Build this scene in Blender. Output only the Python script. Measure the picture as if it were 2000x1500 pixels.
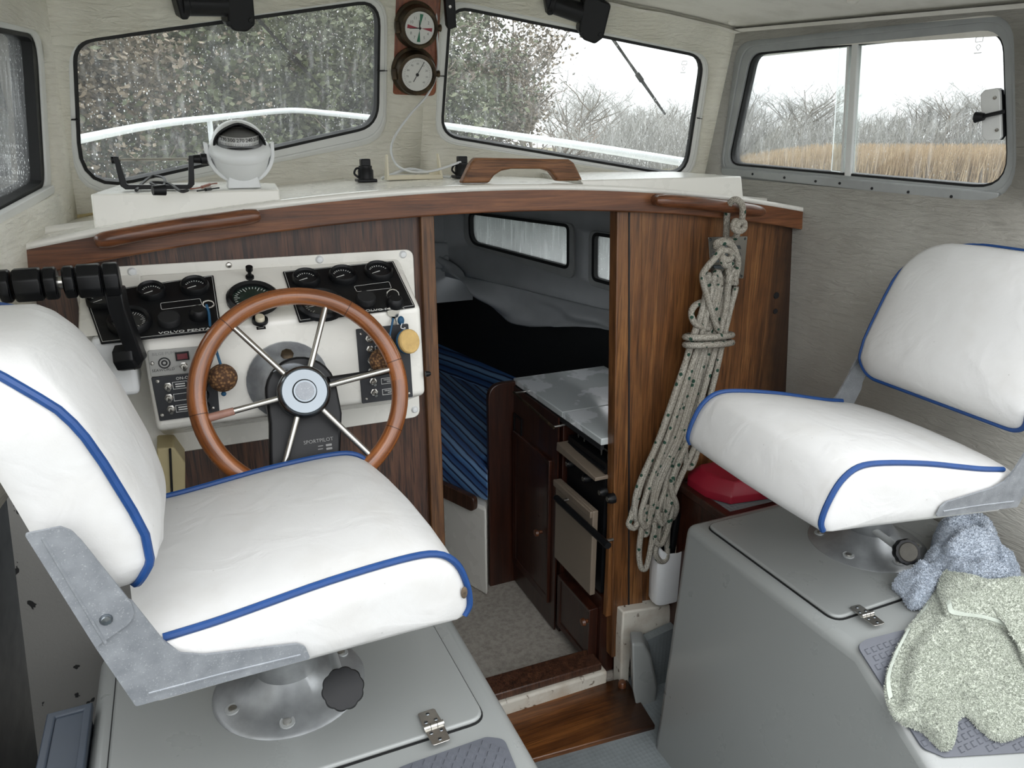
import bpy, bmesh, math, random
from mathutils import Vector, Matrix, noise as mnoise
random.seed(7)
for o in list(bpy.data.objects): bpy.data.objects.remove(o)
scene = bpy.context.scene
COL = scene.collection
V = Vector

# ------------------------------------------------------------------ camera
F_PX = 1450.0                      # focal length in pixels of the 2000 x 1500 frame
YAW, PITCH = math.radians(23.7), math.radians(18.3)
CAM = V((0, 0, 1.75))              # eye of the photographer, cockpit sole is z = 0
FW = V((math.sin(YAW)*math.cos(PITCH), math.cos(YAW)*math.cos(PITCH), -math.sin(PITCH)))
RT = V((math.cos(YAW), -math.sin(YAW), 0))
UP = RT.cross(FW)
cd = bpy.data.cameras.new('camera'); cam = bpy.data.objects.new('camera', cd); COL.objects.link(cam)
cd.sensor_fit = 'HORIZONTAL'; cd.sensor_width = 36; cd.lens = F_PX*36/2000
cd.clip_start = .02; cd.clip_end = 600
M = Matrix((RT, UP, -FW)).transposed().to_4x4(); M.translation = CAM
cam.matrix_world = M
scene.camera = cam

# ------------------------------------------------------------------ overcast sky (zenith brighter than horizon) and exposure
w = bpy.data.worlds.new('overcast_sky'); scene.world = w; w.use_nodes = True
nt = w.node_tree; nt.nodes.clear()
def _n(t, **k):
    n = nt.nodes.new(t)
    for a, b in k.items(): setattr(n, a, b)
    return n
tc = _n('ShaderNodeTexCoord'); sx = _n('ShaderNodeSeparateXYZ')
nt.links.new(tc.outputs['Generated'], sx.inputs[0])
mx = _n('ShaderNodeMath', operation='MAXIMUM'); nt.links.new(sx.outputs['Z'], mx.inputs[0]); mx.inputs[1].default_value = 0
ma = _n('ShaderNodeMath', operation='MULTIPLY_ADD'); nt.links.new(mx.outputs[0], ma.inputs[0]); ma.inputs[1].default_value = 2.0; ma.inputs[2].default_value = 1.0
nz = _n('ShaderNodeTexNoise'); nz.inputs['Scale'].default_value = 2.2; nz.inputs['Detail'].default_value = 4
nt.links.new(tc.outputs['Generated'], nz.inputs['Vector'])
cr = _n('ShaderNodeValToRGB'); cr.color_ramp.elements[0].color = (.87, .89, .925, 1); cr.color_ramp.elements[1].color = (.955, .965, .98, 1)
nt.links.new(nz.outputs[0], cr.inputs[0])
bg = _n('ShaderNodeBackground'); wo = _n('ShaderNodeOutputWorld')
ml = _n('ShaderNodeMath', operation='MULTIPLY'); nt.links.new(ma.outputs[0], ml.inputs[0]); ml.inputs[1].default_value = 0.8
nt.links.new(cr.outputs[0], bg.inputs['Color']); nt.links.new(ml.outputs[0], bg.inputs['Strength']); nt.links.new(bg.outputs[0], wo.inputs[0])
vs = scene.view_settings
vs.view_transform = 'Standard'; vs.look = 'None'; vs.gamma = 1; vs.use_curve_mapping = False
vs.exposure = 1.13

# ------------------------------------------------------------------ pixel -> place helpers
def ray(x, y): return FW + RT*((x-1000)/F_PX) + UP*((750-y)/F_PX)
def PY(x, y, Y): r = ray(x, y); return CAM + r*((Y-CAM.y)/r.y)
def PZ(x, y, z): r = ray(x, y); return CAM + r*((z-CAM.z)/r.z)
def PX(x, y, X): r = ray(x, y); return CAM + r*((X-CAM.x)/r.x)

class Fr:
    """flat frame: origin, u, v and normal n"""
    def __init__(s, O, u, v):
        s.O = V(O); s.u = V(u).normalized(); v = V(v); s.n = s.u.cross(v).normalized(); s.v = s.n.cross(s.u)
    def pt(s, a, b, c=0): return s.O + s.u*a + s.v*b + s.n*c
    def px(s, x, y, c=0):
        r = ray(x, y); q = s.O + s.n*c; t = (q-CAM).dot(s.n)/r.dot(s.n); d = CAM + r*t - s.O
        return (d.dot(s.u), d.dot(s.v))
    def shifted(s, a, b, c=0): return Fr(s.pt(a, b, c), s.u, s.v)

def rpoly(pts, r, n=6):
    """polygon with rounded corners (r one number or one for each corner)"""
    out = []; N = len(pts)
    for i in range(N):
        p = V(pts[i]).to_2d() if len(pts[i]) > 2 else V(pts[i]); a = V(pts[i-1]); b = V(pts[(i+1) % N])
        rr = r[i] if isinstance(r, (list, tuple)) else r
        d1 = (a-p); d2 = (b-p); l1 = d1.length; l2 = d2.length; d1.normalize(); d2.normalize()
        if rr <= 0: out.append(p); continue
        ang = math.acos(max(-1, min(1, d1.dot(d2)))); t = min(rr/max(math.tan(ang/2), 1e-4), .48*l1, .48*l2)
        A = p+d1*t; B = p+d2*t
        for k in range(n+1):
            s = k/n; out.append(A*(1-s)**2 + p*2*s*(1-s) + B*s*s)
    return out
def offset(poly, d):
    """move a closed outline outwards (d > 0) by d"""
    N = len(poly); area = sum(poly[i-1][0]*poly[i][1]-poly[i][0]*poly[i-1][1] for i in range(N)); sg = 1 if area > 0 else -1
    out = []
    for i in range(N):
        p = V(poly[i]); a = V(poly[i-1]); b = V(poly[(i+1) % N])
        e1 = (p-a); e2 = (b-p)
        if e1.length < 1e-9: e1 = e2.copy()
        if e2.length < 1e-9: e2 = e1.copy()
        e1.normalize(); e2.normalize()
        n1 = V((e1.y, -e1.x))*sg; n2 = V((e2.y, -e2.x))*sg; m = n1+n2
        if m.length < 1e-6: m = n1
        m.normalize(); out.append(p + m*(d/max(m.dot(n1), .4)))
    return out

# ------------------------------------------------------------------ mesh collector
class MB:
    def __init__(s): s.v = []; s.f = []
    def add(s, vs, fs):
        k = len(s.v); s.v += [V(p) for p in vs]; s.f += [tuple(i+k for i in f) for f in fs]; return s
    def box(s, c, d, R=None):
        c = V(c); q = []
        for i in (-1, 1):
            for j in (-1, 1):
                for k in (-1, 1):
                    p = V((i*d[0]/2, j*d[1]/2, k*d[2]/2)); q.append(c + (R @ p if R else p))
        return s.add(q, [(0,1,3,2),(4,6,7,5),(0,4,5,1),(2,3,7,6),(0,2,6,4),(1,5,7,3)])
    def loft(s, rings, closed=True, caps=True, loop=False):
        k = len(s.v); n = len(rings[0])
        for r in rings: s.v += [V(p) for p in r]
        m = len(rings)
        for i in range(m if loop else m-1):
            a = k+i*n; b = k+((i+1) % m)*n
            for j in range(n if closed else n-1):
                j2 = (j+1) % n; s.f.append((a+j, a+j2, b+j2, b+j))
        if caps and closed and not loop:
            s.f.append(tuple(k+j for j in reversed(range(n)))); s.f.append(tuple(k+(m-1)*n+j for j in range(n)))
        return s
    def tube(s, path, r, n=8, closed=False, caps=True, up=None):
        path = [V(p) for p in path]; N = len(path); rings = []; prev = None
        for i in range(N):
            if closed: t = path[(i+1) % N]-path[i-1]
            else: t = path[min(i+1, N-1)]-path[max(i-1, 0)]
            t.normalize()
            if prev is None:
                a = V(up) if up else (V((0,0,1)) if abs(t.z) < .9 else V((1,0,0)))
                x = (a - t*a.dot(t)).normalized()
            else:
                x = prev - t*prev.dot(t)
                x = x.normalized() if x.length > 1e-6 else prev
            prev = x; y = t.cross(x); rr = r[i] if isinstance(r, (list, tuple)) else r
            rings.append([path[i] + (x*math.cos(2*math.pi*k/n) + y*math.sin(2*math.pi*k/n))*rr for k in range(n)])
        return s.loft(rings, True, caps, closed)
    def lathe(s, prof, O, ax=(0,0,1), n=24):
        O = V(O); ax = V(ax).normalized(); a = V((1,0,0)) if abs(ax.x) < .9 else V((0,1,0))
        x = (a-ax*a.dot(ax)).normalized(); y = ax.cross(x)
        return s.loft([[O+ax*h+(x*math.cos(2*math.pi*k/n)+y*math.sin(2*math.pi*k/n))*max(r, 1e-5) for k in range(n)] for r, h in prof])
    def prism(s, poly, fr, c0=0, c1=.01):
        return s.loft([[fr.pt(p[0], p[1], c0) for p in poly], [fr.pt(p[0], p[1], c1) for p in poly]])
    def ring(s, outer, inner, fr, c0=0, c1=.01, ci=None):
        """flat frame between two outlines of equally many points; ci: height at the inner edge"""
        ci = c1 if ci is None else ci
        q = [[fr.pt(p[0], p[1], c0) for p in outer], [fr.pt(p[0], p[1], c1) for p in outer],
             [fr.pt(p[0], p[1], ci) for p in inner], [fr.pt(p[0], p[1], c0) for p in inner]]
        return s.loft(q, True, False, True)
    def grid(s, fn, nu, nv):
        k = len(s.v)
        for i in range(nu+1):
            for j in range(nv+1): s.v.append(V(fn(i/nu, j/nv)))
        for i in range(nu):
            for j in range(nv):
                a = k+i*(nv+1)+j; s.f.append((a, a+nv+1, a+nv+2, a+1))
        return s
    def sphere(s, c, r, n=16, m=10, sc=(1,1,1)):
        c = V(c); rings = []
        for i in range(m+1):
            t = math.pi*i/m; rr = max(math.sin(t), 1e-4)
            rings.append([c+V((r*rr*math.cos(2*math.pi*k/n)*sc[0], r*rr*math.sin(2*math.pi*k/n)*sc[1], -r*math.cos(t)*sc[2])) for k in range(n)])
        return s.loft(rings)
    def hole(s, outer, holes, fr, c=0):
        """flat sheet with holes"""
        bm = bmesh.new(); ed = []
        for lp in [outer]+list(holes):
            q = [bm.verts.new((p[0], p[1], 0)) for p in lp]
            for i in range(len(q)): ed.append(bm.edges.new((q[i-1], q[i])))
        bmesh.ops.triangle_fill(bm, use_beauty=True, use_dissolve=False, edges=ed)
        bm.verts.index_update(); k = len(s.v)
        s.v += [fr.pt(v.co.x, v.co.y, c) for v in bm.verts]
        for f in bm.faces:
            q = [v.index+k for v in f.verts]
            s.f.append(tuple(q) if f.normal.z > 0 else tuple(reversed(q)))
        bm.free(); return s
    def xf(s, M): s.v = [M @ p for p in s.v]; return s

WL = {}
def tag(o, label=None, cat=None, group=None, kind=None):
    if label: o['label'] = label
    if cat: o['category'] = cat
    if group: o['group'] = group
    if kind: o['kind'] = kind
    return o
def empty(name, loc, label=None, cat=None, group=None, kind=None, parent=None):
    o = bpy.data.objects.new(name, None); COL.objects.link(o); o.empty_display_size = .05
    loc = V(loc); WL[o.name] = loc.copy()
    if parent: o.parent = parent; o.location = loc - WL[parent.name]
    else: o.location = loc
    return tag(o, label, cat, group, kind)
def mk(name, mb, mat, parent=None, label=None, cat=None, group=None, kind=None, bevel=0, seg=3, sub=0, solid=0, angle=38, soff=-1):
    me = bpy.data.meshes.new(name)
    lo = V((min(p.x for p in mb.v), min(p.y for p in mb.v), min(p.z for p in mb.v))); hi = V((max(p.x for p in mb.v), max(p.y for p in mb.v), max(p.z for p in mb.v)))
    org = V(((lo.x+hi.x)/2, (lo.y+hi.y)/2, lo.z))
    me.from_pydata([p-org for p in mb.v], [], mb.f)
    bm = bmesh.new(); bm.from_mesh(me); bmesh.ops.recalc_face_normals(bm, faces=bm.faces); bm.to_mesh(me); bm.free()
    me.polygons.foreach_set('use_smooth', [True]*len(me.polygons))
    if angle < 180: me.set_sharp_from_angle(angle=math.radians(angle))
    me.materials.append(mat)
    o = bpy.data.objects.new(name, me); COL.objects.link(o); WL[o.name] = org
    if parent: o.parent = parent; o.location = org - WL[parent.name]
    else: o.location = org
    if solid: m = o.modifiers.new('thickness', 'SOLIDIFY'); m.thickness = solid; m.offset = soff
    if bevel: m = o.modifiers.new('bevel', 'BEVEL'); m.width = bevel; m.segments = seg; m.limit_method = 'ANGLE'; m.angle_limit = math.radians(40)
    if sub: m = o.modifiers.new('subdiv', 'SUBSURF'); m.levels = sub; m.render_levels = sub
    return tag(o, label, cat, group, kind)
def dup(o, delta, parent=None):
    """another object with the same mesh, moved by delta"""
    c = o.copy(); COL.objects.link(c); WL[c.name] = WL[o.name]+V(delta)
    p = parent or o.parent
    c.parent = p; c.location = WL[c.name] - (WL[p.name] if p else V((0,0,0)))
    return c
def text(name, s, size, fr, a, b, mat, parent, c=.0006, align='CENTER', rot=0, sx=1, depth=.0002, label=None):
    """lettering laid on a frame, baseline middle at (a, b)"""
    cu = bpy.data.curves.new(name, 'FONT'); cu.body = s; cu.size = size; cu.align_x = align; cu.align_y = 'CENTER'; cu.extrude = depth; cu.resolution_u = 2
    t = bpy.data.objects.new(name, cu); me = bpy.data.meshes.new_from_object(t); bpy.data.objects.remove(t); bpy.data.curves.remove(cu)
    ca, sa = math.cos(rot), math.sin(rot); mb = MB()
    mb.add([fr.pt(a+(p.co.x*sx*ca-p.co.y*sa), b+(p.co.x*sx*sa+p.co.y*ca), c+p.co.z) for p in me.vertices], [tuple(p.vertices) for p in me.polygons])
    bpy.data.meshes.remove(me)
    return mk(name, mb, mat, parent, label=label) if mb.v else None
def catmull(pts, n=8, closed=False):
    pts = [V(p) for p in pts]; N = len(pts); out = []
    for i in range(N if closed else N-1):
        if closed: p0, p1, p2, p3 = pts[i-1], pts[i], pts[(i+1) % N], pts[(i+2) % N]
        else: p0, p1, p2, p3 = pts[max(i-1, 0)], pts[i], pts[i+1], pts[min(i+2, N-1)]
        for k in range(n):
            t = k/n; out.append(.5*((2*p1)+(p2-p0)*t+(2*p0-5*p1+4*p2-p3)*t*t+(3*p1-p0-3*p2+p3)*t**3))
    if not closed: out.append(pts[-1])
    return out
def lerp(a, b, t): return a+(b-a)*t
def interp(x, tab):
    if x <= tab[0][0]: return tab[0][1]
    for (a, p), (b, q) in zip(tab, tab[1:]):
        if x <= b: return p+(q-p)*(x-a)/(b-a)
    return tab[-1][1]

# ------------------------------------------------------------------ materials
class NT:
    def __init__(s, name):
        s.m = bpy.data.materials.new(name); s.m.use_nodes = True; s.t = s.m.node_tree; s.t.nodes.clear()
        s.o = s.n('ShaderNodeOutputMaterial'); s.c = s.n('ShaderNodeTexCoord').outputs['Object']
    def n(s, t, **k):
        x = s.t.nodes.new(t)
        for a, b in k.items(): setattr(x, a, b)
        return x
    def l(s, a, b): s.t.links.new(a, b)
    def map(s, scale=(1,1,1), rot=(0,0,0), src=None):
        m = s.n('ShaderNodeMapping'); m.inputs['Scale'].default_value = scale; m.inputs['Rotation'].default_value = rot; s.l(src or s.c, m.inputs[0]); return m.outputs[0]
    def noise(s, scale, detail=4, rough=.55, vec=None, dist=0):
        x = s.n('ShaderNodeTexNoise'); x.inputs['Scale'].default_value = scale; x.inputs['Detail'].default_value = detail; x.inputs['Roughness'].default_value = rough; x.inputs['Distortion'].default_value = dist
        s.l(vec or s.c, x.inputs['Vector']); return x.outputs[0]
    def voro(s, scale, vec=None, feature='F1', out='Distance', rnd=1):
        x = s.n('ShaderNodeTexVoronoi', feature=feature); x.inputs['Scale'].default_value = scale; x.inputs['Randomness'].default_value = rnd
        s.l(vec or s.c, x.inputs['Vector']); return x.outputs[out]
    def ramp(s, fac, *st):
        r = s.n('ShaderNodeValToRGB'); e = r.color_ramp.elements
        while len(e) > 2: e.remove(e[-1])
        for i, (p, c) in enumerate(st):
            x = e[i] if i < 2 else e.new(p)
            x.position = p; x.color = (c, c, c, 1) if isinstance(c, (int, float)) else (*c, 1)
        s.l(fac, r.inputs[0]); return r.outputs[0]
    def mix(s, fac, a, b, mode='MIX'):
        x = s.n('ShaderNodeMix', data_type='RGBA', blend_type=mode)
        for v, i in ((fac, 0), (a, 6), (b, 7)):
            if isinstance(v, (int, float)): x.inputs[i].default_value = v if i == 0 else (v, v, v, 1)
            elif isinstance(v, (tuple, list)): x.inputs[i].default_value = (*v, 1)
            else: s.l(v, x.inputs[i])
        return x.outputs[2]
    def math(s, op, a, b=0, c=None):
        x = s.n('ShaderNodeMath', operation=op)
        for i, v in enumerate((a, b, c)):
            if v is None: continue
            if isinstance(v, (int, float)): x.inputs[i].default_value = v
            else: s.l(v, x.inputs[i])
        return x.outputs[0]
    def bump(s, h, strength=.3, dist=.002, nrm=None):
        b = s.n('ShaderNodeBump'); b.inputs['Strength'].default_value = strength; b.inputs['Distance'].default_value = dist; s.l(h, b.inputs['Height'])
        if nrm: s.l(nrm, b.inputs['Normal'])
        return b.outputs[0]
    def pbr(s, col, rough=.5, metal=0, nrm=None, coat=0, spec=.5, sheen=0, alpha=None, trans=0):
        p = s.n('ShaderNodeBsdfPrincipled')
        for k, v in (('Base Color', col), ('Roughness', rough), ('Metallic', metal), ('Coat Weight', coat), ('Specular IOR Level', spec), ('Sheen Weight', sheen), ('Transmission Weight', trans)):
            if isinstance(v, (int, float)): p.inputs[k].default_value = v
            elif isinstance(v, (tuple, list)): p.inputs[k].default_value = (*v, 1)
            else: s.l(v, p.inputs[k])
        p.inputs['Coat Roughness'].default_value = .12
        if nrm: s.l(nrm, p.inputs['Normal'])
        s.l(p.outputs[0], s.o.inputs[0]); return s.m
def srgb(r, g, b):
    f = lambda c: c/255/12.92 if c/255 <= .04045 else ((c/255+.055)/1.055)**2.4
    return (f(r), f(g), f(b))
def plain(name, col, rough=.5, metal=0, var=.12, vs=18, bs=60, bump=.05, coat=0, spec=.5, sheen=0):
    """one colour with slight mottling and fine relief"""
    t = NT(name); a = t.noise(vs, 5)
    c = t.mix(t.ramp(a, (.3, 0.), (.75, 1.)), tuple(x*(1-var) for x in col), tuple(min(x*(1+var), 1) for x in col))
    r = t.math('MULTIPLY_ADD', a, .2, rough-.1)
    return t.pbr(c, r, metal, t.bump(t.noise(bs, 3), bump, .001) if bump else None, coat, spec, sheen)
def wood(name, dark, mid, light, axis=0, scale=1., rough=.42, coat=.15, pores=.5, blot=.55, uv=False, stain=None):
    """grain along one axis (0 x, 1 y, 2 z) with pores and darker old-varnish blotches"""
    t = NT(name); sc = [14*scale]*3; sc[axis] = .9*scale
    if uv: t.c = t.n('ShaderNodeTexCoord').outputs['UV']
    v = t.map(tuple(sc)); g = t.noise(3.0, 6, .62, v, .6)
    sp = [150*scale]*3; sp[axis] = 5*scale
    p = t.noise(1.6, 3, .6, t.map(tuple(sp)))
    c = t.ramp(g, (.28, dark), (.5, mid), (.72, light))
    c = t.mix(t.math('MULTIPLY', t.ramp(p, (.36, 1.), (.5, 0.)), pores), c, tuple(x*.35 for x in dark))
    b = t.noise(4.5*scale, 5, .6); c = t.mix(t.math('MULTIPLY', t.ramp(b, (.42, 0.), (.7, 1.)), blot), c, tuple(x*.45 for x in mid))
    if stain:   # water stain spreading from one end (local x) with a ragged edge
        s = t.n('ShaderNodeSeparateXYZ'); t.l(t.c, s.inputs[0]); q = t.math('ADD', s.outputs['X'], t.math('MULTIPLY_ADD', t.noise(7, 5, .65), stain[2], -stain[2]*.5))
        m = t.n('ShaderNodeMapRange'); m.inputs['From Min'].default_value = stain[0]; m.inputs['From Max'].default_value = stain[1]; t.l(q, m.inputs['Value'])
        c = t.mix(t.math('MULTIPLY', m.outputs[0], .88), c, srgb(30,18,12))
    return t.pbr(c, t.math('MULTIPLY_ADD', b, .35, rough-.18), 0, t.bump(p, .25, .0012), coat)

TEAK = wood('teak_beam', srgb(62,35,20), srgb(112,68,40), srgb(150,98,60), 0, 1, .45, .1, .4, .25)
TEAK_RAIL = wood('teak_rail', srgb(60,32,18), srgb(106,62,36), srgb(142,92,58), 0, 1.3, .35, .3, .5, .4)
TEAK_WORN = wood('teak_worn', srgb(74,46,27), srgb(126,84,52), srgb(164,120,84), 0, 1.3, .6, 0, .6, .5)
PLY_DARK = wood('dark_teak_ply', srgb(44,27,19), srgb(76,48,34), srgb(104,70,50), 2, 1.2, .42, .15, .9, .4)
PLY_GOLD = wood('golden_teak_ply', srgb(62,37,19), srgb(116,75,41), srgb(148,103,60), 2, .9, .42, .15, .6, .45)
POST = wood('teak_post', srgb(60,36,20), srgb(100,66,38), srgb(128,90,56), 2, 1.3, .45, .1, .6, .3)
MAHOG = wood('mahogany', srgb(30,14,9), srgb(52,26,17), srgb(70,37,24), 2, 1, .35, .3, .3, .3)
PLANK = wood('wet_plank', srgb(50,26,12), srgb(98,58,27), srgb(138,88,44), 0, .8, .35, .25, .4, .6, stain=(.03, .17, .25))
PLY_STAIN = wood('water_stained_ply', srgb(62,37,19), srgb(116,75,41), srgb(148,103,60), 2, .9, .42, .15, .6, .45, stain=(.13, .24, .10))
WHEEL_WOOD = wood('wheel_wood', srgb(84,42,16), srgb(138,80,38), srgb(170,108,60), 0, 1.6, .3, .5, .5, .5, uv=True)
GEL = plain('white_gelcoat', srgb(230,228,220), .28, 0, .0, 9, 40, .02, .3)
MOULD = None
GEL_CREAM = plain('cream_gelcoat', srgb(218,216,202), .35, 0, .03, 12, 40, .03, .15)
GREY_GEL = plain('grey_gelcoat', srgb(134,137,135), .3, 0, .0, 7, 30, .02, .35)
ALU = plain('window_aluminium', srgb(222,223,220), .5, .1, .05, 14, 90, .06)
ALU_DULL = plain('dull_aluminium', srgb(158,161,160), .5, .12, .1, 16, 90, .08)
STEEL = plain('stainless_steel', srgb(186,184,178), .22, .95, .08, 20, 120, .02)
CHROME = plain('chrome', srgb(124,130,134), .22, 1, .05, 15, 60, .01)
BLACK = plain('black_plastic', srgb(15,16,18), .42, 0, .25, 20, 90, .05, 0, .3)
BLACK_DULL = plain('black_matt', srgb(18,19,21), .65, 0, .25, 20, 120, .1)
RUBBER = plain('black_rubber', srgb(16,17,18), .6, 0, .2, 20, 120, .08)
WHITE_P = plain('white_plastic', srgb(222,224,224), .35, 0, .04, 12, 60, .02)
CREAM_P = plain('cream_plastic', srgb(224,216,192), .4, 0, .05, 12, 60, .02)
WHITE_INK = plain('white_lettering', srgb(214,214,210), .6, 0, .05, 10, 50, 0)
BLACK_INK = plain('black_lettering', srgb(24,24,26), .6, 0, .05, 10, 50, 0)
GREY_INK = plain('grey_lettering', srgb(128,128,126), .6, 0, .05, 10, 50, 0)
RED_INK = plain('red_marking', srgb(150,52,66), .6, 0, .05, 10, 50, 0)
GREEN_INK = plain('green_marking', srgb(44,112,84), .6, 0, .05, 10, 50, 0)
PIPING = plain('blue_piping', srgb(16,60,116), .5, 0, .12, 60, 300, .2)
BLUE_CORD = plain('blue_cord', srgb(24,78,112), .6, 0, .15, 80, 400, .3)
CORK = None
def build_materials():
    global CORK, VINYL, SEAT, PLATED, STRIPE, ROPE, BRASS, HEAD, FLOORM, TREAD, PAD, TOWEL_G, TOWEL_B, GLASS, GLASS_FOG, RED, CLOTH_GREY, SHELF, COUNTER, CABSOLE, SIDEP
    t = NT('cork'); a = t.voro(170); b = t.noise(60, 4)
    CORK = t.pbr(t.mix(t.ramp(a, (.1, 0.), (.6, 1.)), srgb(150,112,72), srgb(70,46,28)), .85, 0, t.bump(a, .5, .002))
    # textured vinyl lining: fine wrinkles that run roughly level
    t = NT('vinyl_lining'); wv = t.noise(55, 4, .6, t.map((.35, .35, 1.6)), 1.2); dirt = t.noise(5, 5, .6)
    VINYL = t.pbr(t.mix(t.ramp(dirt, (.35, 0.), (.8, 1.)), srgb(236,233,220), srgb(216,211,194)), .5, 0, t.bump(wv, .9, .006))
    global VINYL_SHADED  # same lining, darkened: the starboard wall's shade is put into the colour
    t = NT('vinyl_lining_shaded'); wv = t.noise(55, 4, .6, t.map((.35, .35, 1.6)), 1.2); dirt = t.noise(5, 5, .6)
    VINYL_SHADED = t.pbr(t.mix(t.ramp(dirt, (.35, 0.), (.8, 1.)), srgb(164,162,154), srgb(144,141,133)), .5, 0, t.bump(wv, .9, .006))
    t = NT('headlining'); dirt = t.noise(7, 6, .65); fine = t.noise(120, 3)
    HEAD = t.pbr(t.mix(t.ramp(dirt, (.45, 0.), (.8, 1.)), srgb(234,231,222), srgb(206,202,190)), .7, 0, t.bump(fine, .3, .002))
    t = NT('seat_vinyl'); fine = t.voro(420, feature='SMOOTH_F1'); d = t.noise(6, 5, .6); cre = t.noise(14, 3, .5, t.map((1, 1, 1)), .8)
    c = t.mix(t.ramp(d, (.5, 0.), (.85, .6)), srgb(200,200,198), srgb(180,177,170))
    sp = t.ramp(t.voro(28), (.03, 1.), (.045, 0.)); c = t.mix(t.math('MULTIPLY', sp, .35), c, srgb(120,116,110))
    SEAT = t.pbr(c, .46, 0, t.bump(cre, .38, .007, t.bump(fine, .12, .0008)))
    t = NT('galvanised_plate'); a = t.voro(260, out='Color'); b = t.noise(40, 5); d = t.noise(4, 4)
    c = t.mix(t.ramp(b, (.3, 0.), (.75, 1.)), srgb(128,132,137), srgb(152,156,160)); c = t.mix(t.ramp(t.noise(420, 2), (.6, 0.), (.7, .45)), c, srgb(190,192,194))
    PLATED = t.pbr(c, t.math('MULTIPLY_ADD', b, .3, .35), .55, t.bump(b, .15, .001))
    # striped berth fabric, stripes across the direction d
    def stripe(name, d):
        t = NT(name); wob = t.noise(7, 2); fine = t.noise(400, 2)
        dp = t.n('ShaderNodeVectorMath', operation='DOT_PRODUCT'); t.l(t.c, dp.inputs[0]); dp.inputs[1].default_value = d
        q = t.math('ADD', dp.outputs['Value'], t.math('MULTIPLY', wob, .012))
        f1 = t.math('FRACT', t.math('MULTIPLY', q, 11.0)); f2 = t.math('FRACT', t.math('MULTIPLY', q, 33.0))
        c = t.ramp(f1, (0., srgb(42,76,126)), (.3, srgb(84,128,178)), (.55, srgb(120,156,196)), (.8, srgb(60,98,150)), (1., srgb(42,76,126)))
        c = t.mix(t.ramp(f2, (.22, 1.), (.34, 0.)), c, srgb(22,34,66))
        return t.pbr(c, .85, 0, t.bump(fine, .3, .001), 0, .2, .1)
    STRIPE = stripe
    # braided rope with green flecks
    t = NT('braided_rope'); a = t.voro(260, rnd=.35); fl = t.ramp(t.voro(40, out='Distance'), (.20, 1.), (.25, 0.)); d = t.noise(8, 4)
    c = t.mix(t.ramp(a, (.15, 0.), (.65, 1.)), srgb(196,192,180), srgb(128,124,114)); c = t.mix(t.math('MULTIPLY', t.ramp(d, (.4, 0.), (.75, 1.)), .45), c, srgb(136,126,110)); c = t.mix(fl, c, srgb(44,72,60))
    ROPE = t.pbr(c, .85, 0, t.bump(a, .7, .002), 0, .2)
    t = NT('aged_brass'); b = t.noise(26, 6, .65)
    BRASS = t.pbr(t.ramp(b, (.3, srgb(34,29,24)), (.55, srgb(74,62,46)), (.8, srgb(122,102,72))), .45, .7, t.bump(b, .2, .001))
    t = NT('nonslip_sole'); a = t.voro(75, rnd=.15); d = t.noise(6, 5)
    FLOORM = t.pbr(t.mix(t.ramp(d, (.35, 0.), (.75, 1.)), srgb(124,131,133), srgb(94,100,102)), .6, 0, t.bump(a, .6, .003))
    TREAD = FLOORM
    PAD = plain('rubber_tread', srgb(84,87,94), .6, 0, .1, 20, 150, .1)
    RED = plain('red_plastic', srgb(142,24,44), .45, 0, .12, 10, 80, .05)
    CLOTH_GREY = plain('grey_lining', srgb(172,176,178), .8, 0, .12, 5, 90, .2)
    for nm, c1, c2 in (('green_towel', srgb(192,197,184), srgb(166,175,158)), ('blue_towel', srgb(182,191,202), srgb(152,166,182))):
        t = NT(nm); a = t.voro(330); d = t.noise(9, 4)
        m = t.pbr(t.mix(t.ramp(d, (.35, 0.), (.75, 1.)), c1, tuple(.75*x+.25*y for x, y in zip(c1, c2))), .95, 0, t.bump(a, .8, .003), 0, .1, .4)
        if nm[0] == 'g': TOWEL_G = m
        else: TOWEL_B = m
    # wet window glass: clear with beads of water and a little grime
    def glass(name, bead, haze, streak):
        t = NT(name)
        tr = t.n('ShaderNodeBsdfTransparent'); tr.inputs[0].default_value = (.93, .95, .94, 1)
        gl = t.n('ShaderNodeBsdfGlossy'); gl.inputs['Roughness'].default_value = .02; gl.inputs['Color'].default_value = (.9, .9, .9, 1)
        lw = t.n('ShaderNodeFresnel'); lw.inputs[0].default_value = 1.45
        m1 = t.n('ShaderNodeMixShader'); t.l(lw.outputs[0], m1.inputs[0]); t.l(tr.outputs[0], m1.inputs[1]); t.l(gl.outputs[0], m1.inputs[2])
        tl = t.n('ShaderNodeBsdfTranslucent'); tl.inputs[0].default_value = (.9, .92, .92, 1)
        dens = t.ramp(t.noise(7, 4, .6), (.36, 0.), (.66, 1.))
        d1 = t.ramp(t.voro(120, t.map((1, 1, .7))), (.10, 1.), (.17, 0.)); d2 = t.ramp(t.voro(60, t.map((1, 1, .5))), (.08, 1.), (.12, 0.))
        bd = t.math('MULTIPLY', t.math('MAXIMUM', d1, d2), t.math('MULTIPLY', dens, bead))
        st = t.math('MULTIPLY', t.ramp(t.noise(60, 3, .6, t.map((1, 1, .07))), (.55, 0.), (.75, 1.)), streak)
        hz = t.math('MULTIPLY', t.ramp(t.noise(3, 4), (.3, .5), (.8, 1.)), haze)
        fac = t.math('MINIMUM', t.math('ADD', t.math('MAXIMUM', bd, st), hz), .95)
        m2 = t.n('ShaderNodeMixShader'); t.l(fac, m2.inputs[0]); t.l(m1.outputs[0], m2.inputs[1]); t.l(tl.outputs[0], m2.inputs[2]); t.l(m2.outputs[0], t.o.inputs[0])
        return t.m
    GLASS = glass('rainy_glass', .8, .055, .12); GLASS_FOG = glass('misted_glass', .7, .5, .8)
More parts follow.
